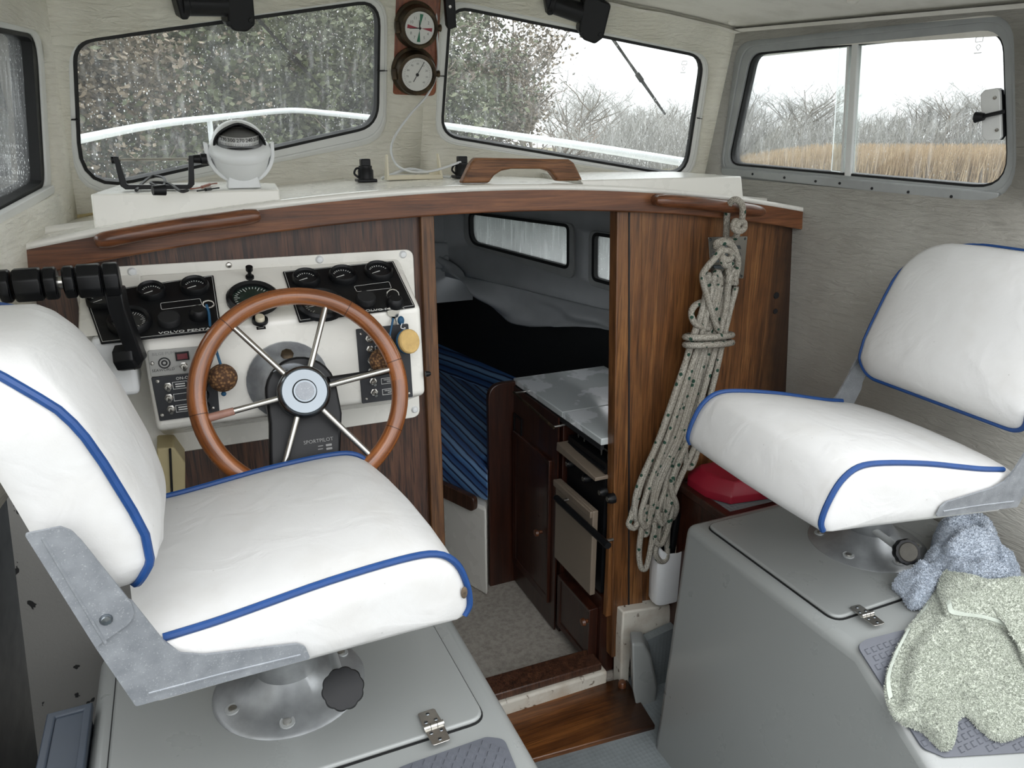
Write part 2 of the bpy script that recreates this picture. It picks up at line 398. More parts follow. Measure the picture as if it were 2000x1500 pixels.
    global GLASS_SIDE; GLASS_SIDE = glass('side_glass', .25, .05, .10)
    SHELF = GEL
    global MOULD
    t = NT('chipped_white_moulding'); ch = t.ramp(t.noise(34, 5, .65), (.60, 0.), (.66, 1.)); rs = t.ramp(t.noise(9, 5, .6), (.5, 0.), (.8, .6))
    MOULD = t.pbr(t.mix(ch, t.mix(rs, srgb(206,202,190), srgb(146,118,88)), srgb(84,62,44)), .5, 0, t.bump(ch, .3, .002))
    t = NT('marked_white_laminate'); a = t.noise(6, 4, .6)
    COUNTER = t.pbr(t.mix(t.ramp(a, (.52, 0.), (.56, 1.)), srgb(196,202,202), srgb(232,236,238)), .2, 0, None, .4)
    t = NT('worn_cabin_sole'); a = t.noise(55, 6, .75)
    CABSOLE = t.pbr(t.mix(t.ramp(a, (.42, 0.), (.8, 1.)), srgb(172,166,156), srgb(120,113,104)), .75, 0, t.bump(a, .2, .001))
    t = NT('chipped_side_panel'); wv = t.noise(60, 4, .6, None, 1.2); ch = t.ramp(t.noise(26, 4, .6, t.map((1, 1.6, .7))), (.665, 0.), (.675, 1.))
    SIDEP = t.pbr(t.mix(ch, srgb(116,115,111), srgb(16,15,15)), .5, 0, t.bump(wv, .4, .002))
build_materials()
# ================================================================== THE SETTING
CX = .707                                    # centreline of the boat
BY = 1.75                                    # aft face of the main bulkhead
def shelf_z(x): return 1.638 - .088*((x-CX)/1.0)**2
def ceil_z(x, y): return 2.035 + .12*(1-((x-CX)/1.03)**2) + .02*(y-1.8)
RK = math.radians(18)
Bp, Bc, Bs = V((-.262, 2.15, 1.58)), V((CX, 2.42, 1.60)), V((1.676, 2.15, 1.58))
upv = V((0, -math.sin(RK), math.cos(RK)))
def flat(v): return V((v.x, v.y, 0))
FP = Fr(Bp, flat(Bc-Bp), upv)                # port windscreen, n points aft into the wheelhouse
FS = Fr(Bc, flat(Bs-Bc), upv)                # starboard windscreen
if FP.n.y > 0: raise SystemExit('frame')
LEAN = .10
def stb_x(y): return 1.725-.12*(y-1.75)
FR = Fr((stb_x(2.15), 2.15, 1.51), V((stb_x(.0)-stb_x(2.15), -2.15, 0)), (-LEAN, 0, 1))   # a runs aft, n points inboard
FL = Fr((-.311+.12*(0-1.75), 0, 1.51), V((.12, 1, 0)), (LEAN, 0, 1))                       # a runs forward, n points inboard

def windscreen(name, fr, glass_px, frame_px, rr, n, label):
    g = rpoly([fr.px(*p) for p in glass_px], rr); o = rpoly([fr.px(*p) for p in frame_px], [r+.03 for r in rr])
    m = [V(a)*.5+V(b)*.5 for a, b in zip(g, o)]
    root = empty('window_%d' % n, fr.pt(*V(g[0]).lerp(V(g[len(g)//2]), .5)), label, None, None, 'structure')
    mk('pane', MB().prism(offset(g, .006), fr, -.014, -.009), GLASS, root)
    mk('rubber_seal', MB().ring(offset(g, .007), offset(g, -.001), fr, -.016, .007), RUBBER, root)
    fo = mk('frame', MB().ring(offset(m, .002), offset(g, .006), fr, -.012, .010, .006), ALU, root, bevel=.003)
    mk('outer_trim', MB().ring(o, m, fr, -.004, .011, .015), ALU, fo, bevel=.004)
    return g, o, root
Lp = (flat(Bc-Bp)).length
# windscreen outlines read off the photograph and laid on the two raked planes
gP, oP, w1 = windscreen('w', FP, [(147,84),(737,3),(734,243),(160,372)], [(114,66),(760,-26),(757,279),(128,404)], [.055,.055,.07,.09], 1, 'large port windscreen pane in a rounded aluminium frame with rain drops')
gS, oS, w2 = windscreen('w', FS, [(882,14),(1371,112),(1336,342),(864,262)], [(853,-20),(1394,98),(1357,362),(840,280)], [.05,.06,.06,.06], 2, 'starboard windscreen pane in a rounded aluminium frame beside the clock plaque')
pw = 0.72
def joint(fr, a, b, root):
    p, q = V(fr.px(*a, .014)), V(fr.px(*b, .014)); n = V((-(q-p).y, (q-p).x)).normalized()*.0007; mk('frame_joint', MB().prism([p-n, q-n, q+n, p+n], fr, .006, .0165), BLACK_DULL, root)
joint(FP, (121,234), (153,234), w1); joint(FP, (737,139), (758,138), w1); joint(FS, (846,148), (868,149), w2); joint(FS, (1362,231), (1384,233), w2)
mk('wall_windscreen_port', MB().hole([(0,-.04),(Lp,-.04),(Lp,pw),(0,pw)], [offset(oP, -.012)], FP), VINYL, solid=.03, kind='structure', label='cream vinyl covered front wall around the port windscreen')
mk('wall_windscreen_starboard', MB().hole([(0,-.04),(Lp,-.04),(Lp,pw),(0,pw)], [offset(oS, -.012)], FS), VINYL, solid=.03, kind='structure', label='cream vinyl covered front wall around the starboard windscreen')
# rounded cover over the joint of the two windscreens
mk('trim_1', MB().loft([[Bc+upv*h+V((.09*math.cos(t)-0, -.012-.02*math.sin(t), 0)) for t in [math.pi*k/10 for k in range(11)]] for h in (-.03, .2, .45, .66)], False, False), VINYL, kind='structure', label='rounded vinyl strip between the two windscreens')

# ---- starboard side with its sliding window
def sidewin(fr, glass_px, frame_px, rr, n, label, div_px, dark_edge):
    g = rpoly([fr.px(*p) for p in glass_px], rr); o = rpoly([fr.px(*p) for p in frame_px], [r+.03 for r in rr])
    m = [V(a)*.6+V(b)*.4 for a, b in zip(g, o)]
    root = empty('window_%d' % n, fr.pt(*V(g[0]).lerp(V(g[len(g)//2]), .5)), label, None, None, 'structure')
    mk('outer_trim', MB().ring(o, m, fr, -.004, .014, .016), ALU_DULL, root, bevel=.004)
    mk('frame', MB().ring(offset(m, .002), g, fr, -.02, .010, .006), ALU_DULL, root, bevel=.002)
    mk('channel_seal', MB().ring(offset(g, .003), offset(g, -.006), fr, -.03, -.002), RUBBER, root)
    return g, o, root
gR, oR, w3 = sidewin(FR, [(1468,104),(1962,56),(1972,372),(1421,322)], [(1442,74),(2006,10),(2012,408),(1404,350)], [.05,.06,.07,.04], 3, 'starboard sliding side window with two panes and a latch', None, None)
xs = [FR.px(1640,215)[0], FR.px(1667,215)[0]]
amax = max(p[0] for p in gR); amin = min(p[0] for p in gR); bmax = max(p[1] for p in gR); bmin = min(p[1] for p in gR)
def clip(poly, lo, hi):
    out = []
    for i in range(len(poly)):
        p, q = V(poly[i-1]), V(poly[i])
        for lim, sg in ((lo, 1), (hi, -1)): pass
        out.append(V((min(max(q.x, lo), hi), q.y)))
    return out
mk('fixed_pane', MB().prism(clip(offset(gR, .005), -1, xs[1]+.01), FR, -.018, -.014), GLASS_SIDE, w3)
mk('sliding_pane', MB().prism(clip(offset(gR, .005), xs[0]-.02, 5), FR, -.011, -.007), GLASS_SIDE, w3)
def bar_on(fr, p0, p1, wd, c0, c1):
    a, b = V(fr.px(*p0)), V(fr.px(*p1)); d = (b-a).normalized(); nn = V((-d.y, d.x))*wd/2
    return MB().prism([a-nn, b-nn, b+nn, a+nn], fr, c0, c1)
mk('divider', bar_on(FR, (1671,72), (1655,350), .019, -.016, .002), ALU, w3, bevel=.002)
mk('pane_edge', bar_on(FR, (1655,78), (1641,345), .006, -.016, -.004), ALU, w3, label='bright edge of the sliding pane')
rl = mk('sill_rail', MB().prism(rpoly([FR.px(*p) for p in [(1418,326),(1962,374),(1958,398),(1419,340)]], .004), FR, .006, .024), ALU_DULL, w3, bevel=.003)
for i, q in enumerate([(1470,340),(1532,347),(1593,354),(1640,358),(1703,368),(1774,375),(1858,384)]):
    a, b = FR.px(*q, .024)
    mk('screw', MB().lathe([(0.0001,0),(.004,0),(.003,.0025),(.0001,.003)], FR.pt(a, b, .024), FR.n, 8), BLACK_DULL, rl)
# latch on the aft edge
lt = mk('latch_plate', MB().prism([FR.px(*p, .01) for p in [(1929,175),(1953,171),(1958,178),(1961,266),(1957,272),(1931,274),(1924,267),(1920,184)]], FR, .012, .022), ALU, w3, bevel=.002)
mk('latch_backing', MB().prism([FR.px(*p, .008) for p in [(1952,172),(1958,176),(1964,262),(1957,273),(1945,268),(1942,180)]], FR, .002, .013), BLACK, lt)
a0 = V(FR.px(1960,218,.03)); a1 = V(FR.px(1921,227,.035)); 
mk('latch_lever', MB().tube([FR.pt(a0.x, a0.y, .026), FR.pt(*a0.lerp(a1, .5), .034), FR.pt(a1.x, a1.y, .036)], .0045, 8), BLACK, lt)
mk('latch_knob', MB().tube([FR.pt(*V(FR.px(1922,228,.036)), .036), FR.pt(*V(FR.px(1906,229,.036)), .036)], [.008, .013], 10), BLACK, lt)
for q in ((1943,191), (1947,254)):
    a, b = FR.px(*q, .022); mk('screw', MB().lathe([(.0001,0),(.0045,0),(.0035,.002),(.0001,.0022)], FR.pt(a, b, .022), FR.n, 10), STEEL, lt)
aft = 2.15*1.007
wr = [(.0,-1.6),(3.3,-1.6),(3.3,-.45),(1.40,-.40),(1.30,.0),(1.27,.62),(.0,.62)]  # low stretch aft of the roof is unseen, added to shape the light
mk('wall_right', MB().hole(wr, [offset(oR, -.012)], FR), VINYL_SHADED, solid=.03, kind='structure', label='starboard side wall lined with wrinkled cream vinyl')
# ---- port side
g4 = [(-70,52),(64,74),(80,356),(-70,440)]; o4 = [(-100,5),(74,52),(94,384),(-100,486)]
gL = rpoly([FL.px(*p) for p in g4], [.04,.05,.04,.04]); oL = rpoly([FL.px(*p) for p in o4], [.06,.07,.06,.06])
w4 = empty('window_4', FL.pt(*V(gL[0]).lerp(V(gL[len(gL)//2]), .5)), 'port side window with a broad black rubber edge', None, None, 'structure')
mL = [V(a)*.7+V(b)*.3 for a, b in zip(gL, oL)]
mk('frame', MB().ring(oL, mL, FL, -.01, .012, .008), ALU, w4, bevel=.003)
mk('rubber_seal', MB().ring(offset(mL, .001), offset(gL, -.0), FL, -.03, .004), RUBBER, w4)
mk('pane', MB().prism(offset(gL, .01), FL, -.022, -.018), GLASS, w4)
mk('dark_channel', bar_on(FL, (62,66), (82,362), .035, -.016, .004), RUBBER, w4)
mk('sill_rail', MB().prism([FL.px(*p) for p in [(-60,436),(86,360),(88,376),(-60,462)]], FL, .006, .02), ALU, w4, bevel=.002)
mk('wall_left', MB().hole([(-1.2,-.38),(2.165,-.38),(2.165,.62),(1.02,.62),(.98,.0),(.90,-.30),(-1.2,-.30)], [offset(oL, -.01)], FL), VINYL, solid=.03, kind='structure', label='port side wall lined with cream vinyl')  # narrow strip running aft is unseen, added for the light from astern
mk('wall_left_hull', MB().hole([(-1.2,-.36),(2.3,-.36),(2.3,-1.9),(-1.2,-1.9)], [], FL, -.16), BLACK_DULL, solid=.02, kind='structure', label='dark hull side behind the port lining')
# ---- headlining (roof ends behind the seats, the cockpit behind is open)
ROOF_AFT = 0.75
def roof(u, v, dz=0):
    x = lerp(-.42, 1.86, u); y = lerp(ROOF_AFT, 2.46-.17*abs((x-CX)/1.0)**1.2, v); return (x, y, ceil_z(x, y)+dz)
mk('ceiling', MB().grid(roof, 24, 16), HEAD, solid=.05, soff=1, kind='structure', label='stained off white headlining of the wheelhouse roof')
def coving(name, fr, a0, a1, lab):
    pts = [fr.pt(lerp(a0, a1, k/12), 0) for k in range(13)]
    rows = []
    for p in pts:
        # climb the wall until it meets the headlining
        t = 0
        while t < .7 and (p+fr.v*t).z < ceil_z((p+fr.v*t).x, (p+fr.v*t).y): t += .005
        q = p+fr.v*t
        rows.append([q-fr.v*.06+fr.n*.003, q-fr.v*.03+fr.n*.008, q-fr.v*.012+fr.n*.02, q+fr.n*.05+V((0,0,.002))])
    return mk(name, MB().loft(rows, False, False), HEAD, kind='structure', label=lab)
coving('trim_2', FP, 0, Lp, 'soft padded edge above the port windscreen'); coving('trim_3', FS, 0, Lp, 'soft padded edge above the starboard windscreen')
coving('trim_4', FR, 0, 1.24, 'soft padded edge above the starboard window'); coving('trim_5', FL, 1.04, 2.14, 'soft padded edge above the port window')
for i, q in enumerate([(1430,61),(1664,16)]):
    p = PZ(*q, 2.05); p.z = ceil_z(p.x, p.y)
    mk('headlining_button', MB().lathe([(.0001,-.010),(.009,-.008),(.0145,-.003),(.0145,.004)], p, (0,0,1), 16), HEAD, label=['white headlining button in the corner above the starboard windscreen', 'white headlining button above the starboard side window'][i], cat='button', group='headlining buttons')

# ---- main bulkhead
wf = empty('wall_front', (CX, BY, 0), 'teak faced bulkhead between wheelhouse and cabin', None, None, 'structure')
def wbeam(x0, x1, n, top, bot, y0, y1):
    rings = []
    for k in range(n+1):
        x = lerp(x0, x1, k/n); zt, zb = top(x), bot(x)
        rings.append([V((x, y0, zb)), V((x, y0, zt)), V((x, y1, zt)), V((x, y1, zb))])
    return MB().loft(rings)
mk('curved_beam', wbeam(-.318, 1.735, 40, lambda x: shelf_z(x)-.002, lambda x: shelf_z(x)-.060, BY-.035, BY+.04), TEAK, wf, bevel=.004, label='curved teak beam across the top of the bulkhead')
mk('beam_end', MB().box((1.728, BY-.012, shelf_z(1.72)-.034), (.03, .06, .066)), TEAK_RAIL, wf, bevel=.004)
mk('ply_panel', wbeam(-.318, .535, 16, lambda x: shelf_z(x)-.03, lambda x: .02, BY, BY+.018), PLY_DARK, wf)
q = [PY(10,950,1.62), PY(300,950,1.62), PY(300,1560,1.62), PY(84,1560,1.62)]
mk('wall_lined_panel', MB().loft([q, [p+V((0,.02,0)) for p in q]]), SIDEP, kind='structure', label='pale lined panel with black chips in its paint beside the seat box')
mk('ply_panel', wbeam(1.10, 1.80, 14, lambda x: shelf_z(x)-.03, lambda x: .28, BY, BY+.018), PLY_STAIN, wf)
pl_ = [PY(817,416,BY), PY(843,414,BY), PY(866,1060,BY), PY(840,1060,BY)]
def slab(name, q, y0, y1, mat, parent, bevel=.003, **k):
    return mk(name, MB().loft([[V((p.x, y0, p.z)) for p in q], [V((p.x, y1, p.z)) for p in q]]), mat, parent, bevel=bevel, **k)
def ext(q, zb): # extend the lower edge of a quad (tl,tr,br,bl) down to zb
    tl, tr, br, bl = q
    f = lambda a, b: a+(b-a)*((zb-a.z)/(b.z-a.z))
    return [tl, tr, f(tr, br), f(tl, bl)]
slab('door_post', ext(pl_, .06), BY-.018, BY+.03, POST, wf)
prq = [PY(1202,412,BY), PY(1250,412,BY), PY(1252,1180,BY), PY(1193,1180,BY)]
slab('door_post', ext(prq, .12), BY-.01, BY+.03, PLY_GOLD, wf)
mid = [PY(1223,414,BY), PY(1226,414,BY), PY(1226,1180,BY), PY(1223,1180,BY)]
slab('post_groove', ext(mid, .13), BY-.0115, BY-.008, BLACK_DULL, wf, 0)
# dark rot along the outboard edge of the starboard panel and two filled screw holes
for q in ((1516,577,.011), (1514,608,.009)):
    p = PY(q[0], q[1], BY); mk('filled_hole', MB().lathe([(.0001,0),(q[2],0),(q[2]*.9,.002),(.0001,.0015)], p-V((0,.0005,0)), (0,-1,0), 14), BLACK_DULL, wf)
slab('edge_bead', [PY(1557,455,BY), PY(1563,455,BY), PY(1560,770,BY), PY(1554,770,BY)], BY-.006, BY+.01, BLACK_DULL, wf, 0)
# sill: teak threshold, white moulding and the worn plank below
sl = [PZ(962,1343,.12), PZ(1216,1284,.12)]
def bar3(p, q, d, h):   # horizontal board from p to q (front top edge), d deep forward, h high downward
    p, q = V(p), V(q); f = V((-(q-p).y, (q-p).x, 0)).normalized()*d; z = V((0,0,h))
    return MB().loft([[p, p+f, p+f-z, p-z], [q, q+f, q+f-z, q-z]])
mk('threshold', bar3((.53, 1.735, .125), (1.085, 1.735, .115), .085, .028), PLY_DARK, wf, bevel=.005, label='dark teak threshold of the cabin doorway')
# white fibreglass moulding below and beside the threshold
def poly_at(Y, px): return [PY(a, b, Y) for a, b in px]
mk('sill_moulding', bar3((.42, 1.722, .097), (1.10, 1.722, .088), .05, .055), MOULD, wf, bevel=.008, label='chipped white sill moulding')
q = poly_at(1.705, [(1217,1196),(1310,1182),(1312,1236),(1240,1262),(1232,1290),(1228,1345),(1212,1345),(1214,1250)])
mk('corner_moulding', MB().loft([[p for p in q], [p+V((0,.05,0)) for p in q]]), MOULD, wf, bevel=.006, label='white moulded corner beside the doorway, streaked with rust')
# ---- cockpit sole
mk('floor', MB().box((.72, .18, .0), (2.8, 3.1, .06)), FLOORM, kind='structure', label='grey non slip cockpit sole')
pk = mk('step_plank', MB().loft([[PZ(972,1379,.045), PZ(1222,1322,.045), PZ(1280,1416,.045), PZ(1028,1486,.045)], [p-V((0,0,.045)) for p in (PZ(972,1379,.045), PZ(1222,1322,.045), PZ(1280,1416,.045), PZ(1028,1486,.045))]]), PLANK, bevel=.004, label='wet brown plank with a rotten end at the foot of the doorway', cat='plank')
mk('deck_fill_cap', MB().lathe([(.0001,.018),(.011,.018),(.014,.014),(.014,0)], PZ(1215,1340,.045), (0,0,1), 16), TEAK_RAIL, label='small round wooden plug on the wet plank', cat='plug')
q = [(1234,1258),(1258,1258),(1272,1282),(1284,1340),(1278,1412),(1252,1424),(1236,1350)]
b0 = [PY(x, y, 1.60) for x, y in q]
mk('kick_panel', MB().loft([[p for p in b0], [p+V((.03,.06,0)) for p in b0]]), GREY_GEL, bevel=.008, label='small upright grey fibreglass kick panel beside the plank', cat='panel')
q = [PY(x, y, 1.66) for x, y in [(1240,1262),(1320,1225),(1320,1470),(1250,1440)]]
mk('tread_riser', MB().loft([q, [p+V((0,.03,0)) for p in q]]), TREAD, kind='structure', label='grey non slip riser behind the kick panel')
pp = catmull([PZ(x, y, .004) for x, y in [(1090,1500),(1130,1482),(1190,1474),(1240,1480),(1272,1500),(1290,1530),(1200,1560),(1090,1540)]], 5, True)
mk('hatch_rim', MB().tube(pp, .012, 8, True), GEL_CREAM, label='cream moulded rim of a floor hatch between the seat boxes', cat='hatch')

mk('wall_light_block', MB().box((.72, -1.28, .5), (2.9, .05, 1.0)), GEL, kind='structure', label='unseen low white bulkhead added astern to cut the light from behind')  # unseen, added to block low light from astern
# ---- shelf behind the beam
def shelf(u, v):
    x = lerp(-.315, 1.735, u); yb = min(2.44-.27*abs((x-CX)/.97), 2.43); return (x, lerp(BY-.036, yb, v), shelf_z(x)+.004)
sh = mk('dash_shelf', MB().grid(shelf, 40, 10), GEL, solid=.012, kind='structure', label='white moulded shelf below the windscreens')
# level boxes moulded on the shelf
q = [(-.165, 1.772), (.03, 1.772), (.212, 1.772), (.235, 2.02), (.10, 2.20), (-.13, 2.12)]
mk('port_plinth', MB().loft([[V((x, y, shelf_z(x)-.005)) for x, y in q], [V((x+.004*(1 if x < .1 else 0), y+.006, 1.642)) for x, y in q]]), GEL, sh, bevel=.004)
q = [(.99, 1.775), (1.30, 1.772), (1.52, 1.772), (1.53, 2.12), (1.1, 2.24)]
mk('starboard_plinth', MB().loft([[V((x, y, shelf_z(x)-.005)) for x, y in q], [V((x-.012, y+.006, 1.646)) for x, y in q]]), GEL, sh, bevel=.004)
sl_ = MB().tube([(lerp(-.25, CX, k/12), lerp(2.13, 2.395, k/12), shelf_z(lerp(-.25, CX, k/12))+.006) for k in range(13)], .009, 8)
mk('trim_6', sl_, plain('yellowed_sealant', srgb(196,178,128), .6, 0, .2, 12, 60, .1), kind='structure', label='yellowed sealant bead along the port windscreen')
sl_ = MB().tube([(lerp(1.665, CX, k/12), lerp(2.13, 2.395, k/12), shelf_z(lerp(1.665, CX, k/12))+.006) for k in range(13)], .008, 8)
mk('trim_7', sl_, bpy.data.materials['yellowed_sealant'], kind='structure', label='yellowed sealant bead along the starboard windscreen')
sl_ = MB().tube(catmull([(-.30, 1.76, 1.556),(-.285, 1.9, 1.567),(-.262, 2.06, 1.572),(-.255, 2.13, 1.575)], 5), .008, 8)
mk('trim_8', sl_, bpy.data.materials['yellowed_sealant'], kind='structure', label='yellowed sealant bead along the port side')
# ================================================================== FORWARD CABIN seen through the doorway
FC = Fr((1.62, 1.80, 1.0), V((-.64, 2.4, 0)), (0,0,1))           # inner face of the starboard cabin side, a runs forward
if FC.n.x > 0: FC = Fr((1.62, 1.80, 1.0), V((-.64, 2.4, 0)), (0,0,1)); FC.n = -FC.n
def cpx(x, y, c=0): return FC.px(x, y, c)
ca = empty('wall_cabin_starboard', (1.4, 2.5, .4), 'grey vinyl lining of the cabin side sagging in folds', None, None, 'structure')
lin_bot = [(845,478),(905,526),(950,585),(990,622),(1040,638),(1110,636),(1210,642),(1300,650)]
A = [cpx(*p) for p in lin_bot]
a0, a1 = 0.02, 2.4
cw1 = [(921,417),(1112,442),(1112,521),(922,472)]; co1 = [(910,411),(1123,437),(1123,546),(909,476)]
cw2 = [(1164,458),(1300,478),(1300,580),(1163,543)]; co2 = [(1153,449),(1312,470),(1312,600),(1152,556)]
holes = []
for i, (g, o, rr) in enumerate(((cw1, co1, [.03,.02,.02,.06]), (cw2, co2, [.02]*4))):
    gg = rpoly([cpx(*p) for p in g], rr); oo = rpoly([cpx(*p) for p in o], [r+.012 for r in rr])
    root = empty('window_%d' % (5+i), FC.pt(*gg[0]), ['misted cabin side window with a rounded lower corner', 'misted cabin side window beside the doorway post'][i], None, None, 'structure')
    mk('pane', MB().prism(offset(gg, .004), FC, -.012, -.008), GLASS_FOG, root)
    mk('rubber_seal', MB().ring(offset(gg, .010), offset(gg, -.003), FC, -.014, .012), RUBBER, root)
    mk('frame', MB().ring(oo, offset(gg, .008), FC, -.01, .010), ALU_DULL, root, bevel=.003)
    holes.append(offset(oo, -.006))
top = 1.525-1.0
mk('upper_lining', MB().hole([(-.05, .10), (2.5, .10), (2.5, top), (-.05, top)], holes, FC), CLOTH_GREY, ca, solid=.015, soff=-1)
tab = sorted((p[0], p[1]) for p in A)
def sag(u, v):
    a = lerp(.02, 2.0, u); zb = interp(a, tab); zt = .13
    s = v; fold = .028*math.sin(9*a+3.2*s)*math.sin(math.pi*min(s*1.1, 1)) + .02*math.sin(21*a-4*s)*s + .05*math.sin(math.pi*s*.9)*(.6+.4*math.sin(5*a))
    return FC.pt(a, lerp(zt, zb, s), .012+max(fold, 0))
mk('sagging_lining', MB().grid(sag, 60, 18), CLOTH_GREY, ca, solid=.004)
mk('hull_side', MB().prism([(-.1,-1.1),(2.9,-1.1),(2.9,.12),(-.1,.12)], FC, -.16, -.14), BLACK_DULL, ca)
# forward wall with a padded rounded panel, sole, roof and port side: the dark shell of the cabin
fwd = 3.5
mk('wall_cabin_front', MB().box((.55, fwd, 1.28), (1.7, .02, .62)), CLOTH_GREY, kind='structure', label='grey lined forward wall of the cabin')
fp = Fr((0, fwd-.012, 0), (1,0,0), (0,0,1)); pd = rpoly([fp.px(*p) for p in [(790,470),(905,474),(906,525),(790,522)]], [.02,.07,.07,.02])
pn = mk('lining_pad', MB().prism(pd, fp, 0, .03), CLOTH_GREY, bevel=.01, label='padded grey panel with a rounded end on the forward cabin wall', cat='panel')
p = fp.px(867, 503); mk('button', MB().lathe([(.0001,.012),(.012,.01),(.018,0)], fp.pt(p[0], p[1], .029), fp.n, 14), CLOTH_GREY, pn)
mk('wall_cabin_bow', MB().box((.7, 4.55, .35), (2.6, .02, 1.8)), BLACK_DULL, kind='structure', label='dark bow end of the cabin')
mk('wall_cabin_port', MB().box((-.34, 3.17, .62), (.02, 2.7, 1.5)), CLOTH_GREY, kind='structure', label='grey lined port side of the cabin')
def croof(u, v):
    x = lerp(-.36, 1.76, u); y = lerp(1.79, 4.6, v); return (x, y, 1.575 - .05*((x-CX)/1.0)**2 - .075*max(0, y-1.8) - .08*max(0, y-3.2))
mk('ceiling_cabin', MB().grid(croof, 12, 10), CLOTH_GREY, solid=.02, soff=1, kind='structure', label='grey cabin ceiling beyond the doorway')
mk('cabin_lamp', MB().lathe([(.0001,-.03),(.05,-.026),(.07,-.012),(.075,0)], PY(943,414,2.9)+V((0,0,.03)), (0,0,1), 20), BLACK, label='small dark round lamp on the cabin ceiling', cat='lamp')
mk('floor_cabin', MB().box((.6, 2.9, -.0), (2.2, 2.3, .06)), CABSOLE, kind='structure', label='scuffed pale cabin sole')

# ---- galley
gx = 1.075; gb = .03
gc = empty('galley_cabinet', (1.26, 2.23, gb), 'dark mahogany galley cabinet with a panelled door and towel rail', 'cabinet')
mk('carcass', MB().box((1.275, 2.225, .455), (.385, .37, .85)), MAHOG, gc, bevel=.002)
fg = Fr((gx, 0, 0), (0,-1,0), (0,0,1))       # face of the galley, a = -Y, n points to port
if fg.n.x > 0: raise SystemExit('galley')
def gp(*px): return [fg.px(*p) for p in px]
def gbox(y0, y1, z0, z1, c0, c1): return MB().prism([(-y0, z0), (-y1, z0), (-y1, z1), (-y0, z1)], fg, c0, c1)
mk('face_board', gbox(2.41, 2.045, .04, .87, .004, .010), MAHOG, gc)
dr = mk('door', MB().ring([(-2.395,.13),(-2.395,.70),(-2.085,.70),(-2.085,.13)], [(-2.375,.155),(-2.375,.675),(-2.105,.675),(-2.105,.155)], fg, .008, .022, .016), MAHOG, gc, bevel=.003)
mk('door_panel', gbox(2.375, 2.105, .155, .675, .009, .014), MAHOG, dr)
p = fg.px(1065, 1037); mk('knob', MB().lathe([(.006,0),(.006,.012),(.014,.018),(.012,.028),(.0001,.03)], fg.pt(p[0], p[1], .014), fg.n, 14), TEAK_RAIL, dr)
lk = gp((1010,805),(1025,818),(1025,858),(1010,842)); mk('finger_latch', MB().ring(lk, offset(lk, -.006), fg, .008, .016), BLACK, gc)
r0, r1 = V(fg.px(1003,766,.05)), V(fg.px(1082,836,.05))
tr = mk('towel_rail', MB().tube([fg.pt(r0.x, r0.y, .05), fg.pt(r1.x, r1.y, .05)], .0045, 8), BRASS, gc)
for r in (r0, r1): mk('rail_bracket', MB().tube([fg.pt(r.x+.01*(1 if r is r0 else -1), r.y, .05), fg.pt(r.x+.01*(1 if r is r0 else -1), r.y, .006)], .004, 8), STEEL, tr)
# rounded end board
eb = Fr((0, 2.428, 0), (1,0,0), (0,0,1))
mk('end_board', MB().prism(rpoly([(.962,.0),(1.09,.0),(1.09,.888),(.962,.888)], [0,0,.01,.09], 10), eb, -.006, .018), MAHOG, gc, bevel=.004)
mk('worktop', MB().box((1.268, 2.23, .885), (.392, .40, .022)), COUNTER, label='white laminate galley worktop with pale scuffs', cat='worktop', bevel=.003)
lid = empty('cooker_cover', (1.268, 1.9, .875), 'white laminate lid over the cooker with a black hinge', 'worktop')
mk('lid_panel', MB().box((1.268, 1.902, .885), (.392, .25, .022)), COUNTER, lid, bevel=.003)
mk('hinge', MB().box((1.30, 1.79, .905), (.07, .02, .03)), BLACK, lid)
mk('black_edge', MB().box((1.078, 2.10, .866), (.012, .64, .016)), BLACK_DULL, gc)
# ---- cooker
ck = empty('cooker', (1.26, 1.9, .34), 'small brown gas cooker with a drop down door below the lid', 'cooker')
brown = plain('brown_enamel', srgb(124,112,98), .35, 0, .06, 12, 60, .03, .3)
mk('oven_body', MB().box((1.28, 1.905, .58), (.37, .245, .46)), BLACK, ck)
mk('hob_plate', MB().prism([fg.px(1098,862),(-1.775,.772),(-1.775,.760),(-2.035,.760)], fg, -.25, .02), brown, ck, bevel=.002)
for i, q in enumerate([(1120,858),(1165,893),(1179,905)]):
    c = fg.pt(*fg.px(*q), -.03); mk('pan_support', MB().tube([c+V((0,.02,-.005)), c+V((0,.02,.02)), c+V((0,-.02,.02)), c+V((0,-.02,-.005))], .003, 6), STEEL, ck)
mk('burner_bar', MB().tube([fg.pt(-2.02,.785,-.02), fg.pt(-1.78,.785,-.02)], .008, 8), BLACK, ck)
for q in [(1108,906),(1140,935),(1172,962),(1188,975)]:
    p = fg.px(*q); k = mk('tap', MB().lathe([(.016,0),(.016,.012),(.012,.022),(.0001,.022)], fg.pt(p[0], p[1], -.02), fg.n, 14), BLACK, ck)
    mk('tap_cap', MB().lathe([(.0001,.002),(.008,.002),(.008,0)], fg.pt(p[0], p[1], .002), fg.n, 12), STEEL, k)
od = mk('oven_door', gbox(2.035, 1.78, .352, .655, .0, .02), brown, ck, bevel=.004)
mk('door_top', gbox(2.035, 1.78, .632, .655, .018, .03), brown, od, bevel=.003)
h0, h1 = V(fg.px(1086,972,.05)), V(fg.px(1188,1066,.05))
mk('door_handle', MB().tube([fg.pt(h0.x, h0.y, .05), fg.pt(h1.x, h1.y, .05)], .011, 10), BLACK, od)
for t in (.08, .92):
    p = h0.lerp(h1, t); mk('handle_post', MB().tube([fg.pt(p.x, p.y, .05), fg.pt(p.x, p.y, .018)], .005, 8), STEEL, od)
dw = gc
mk('drawer_case', MB().box((1.28, 1.905, .19), (.37, .26, .30)), MAHOG, dw)
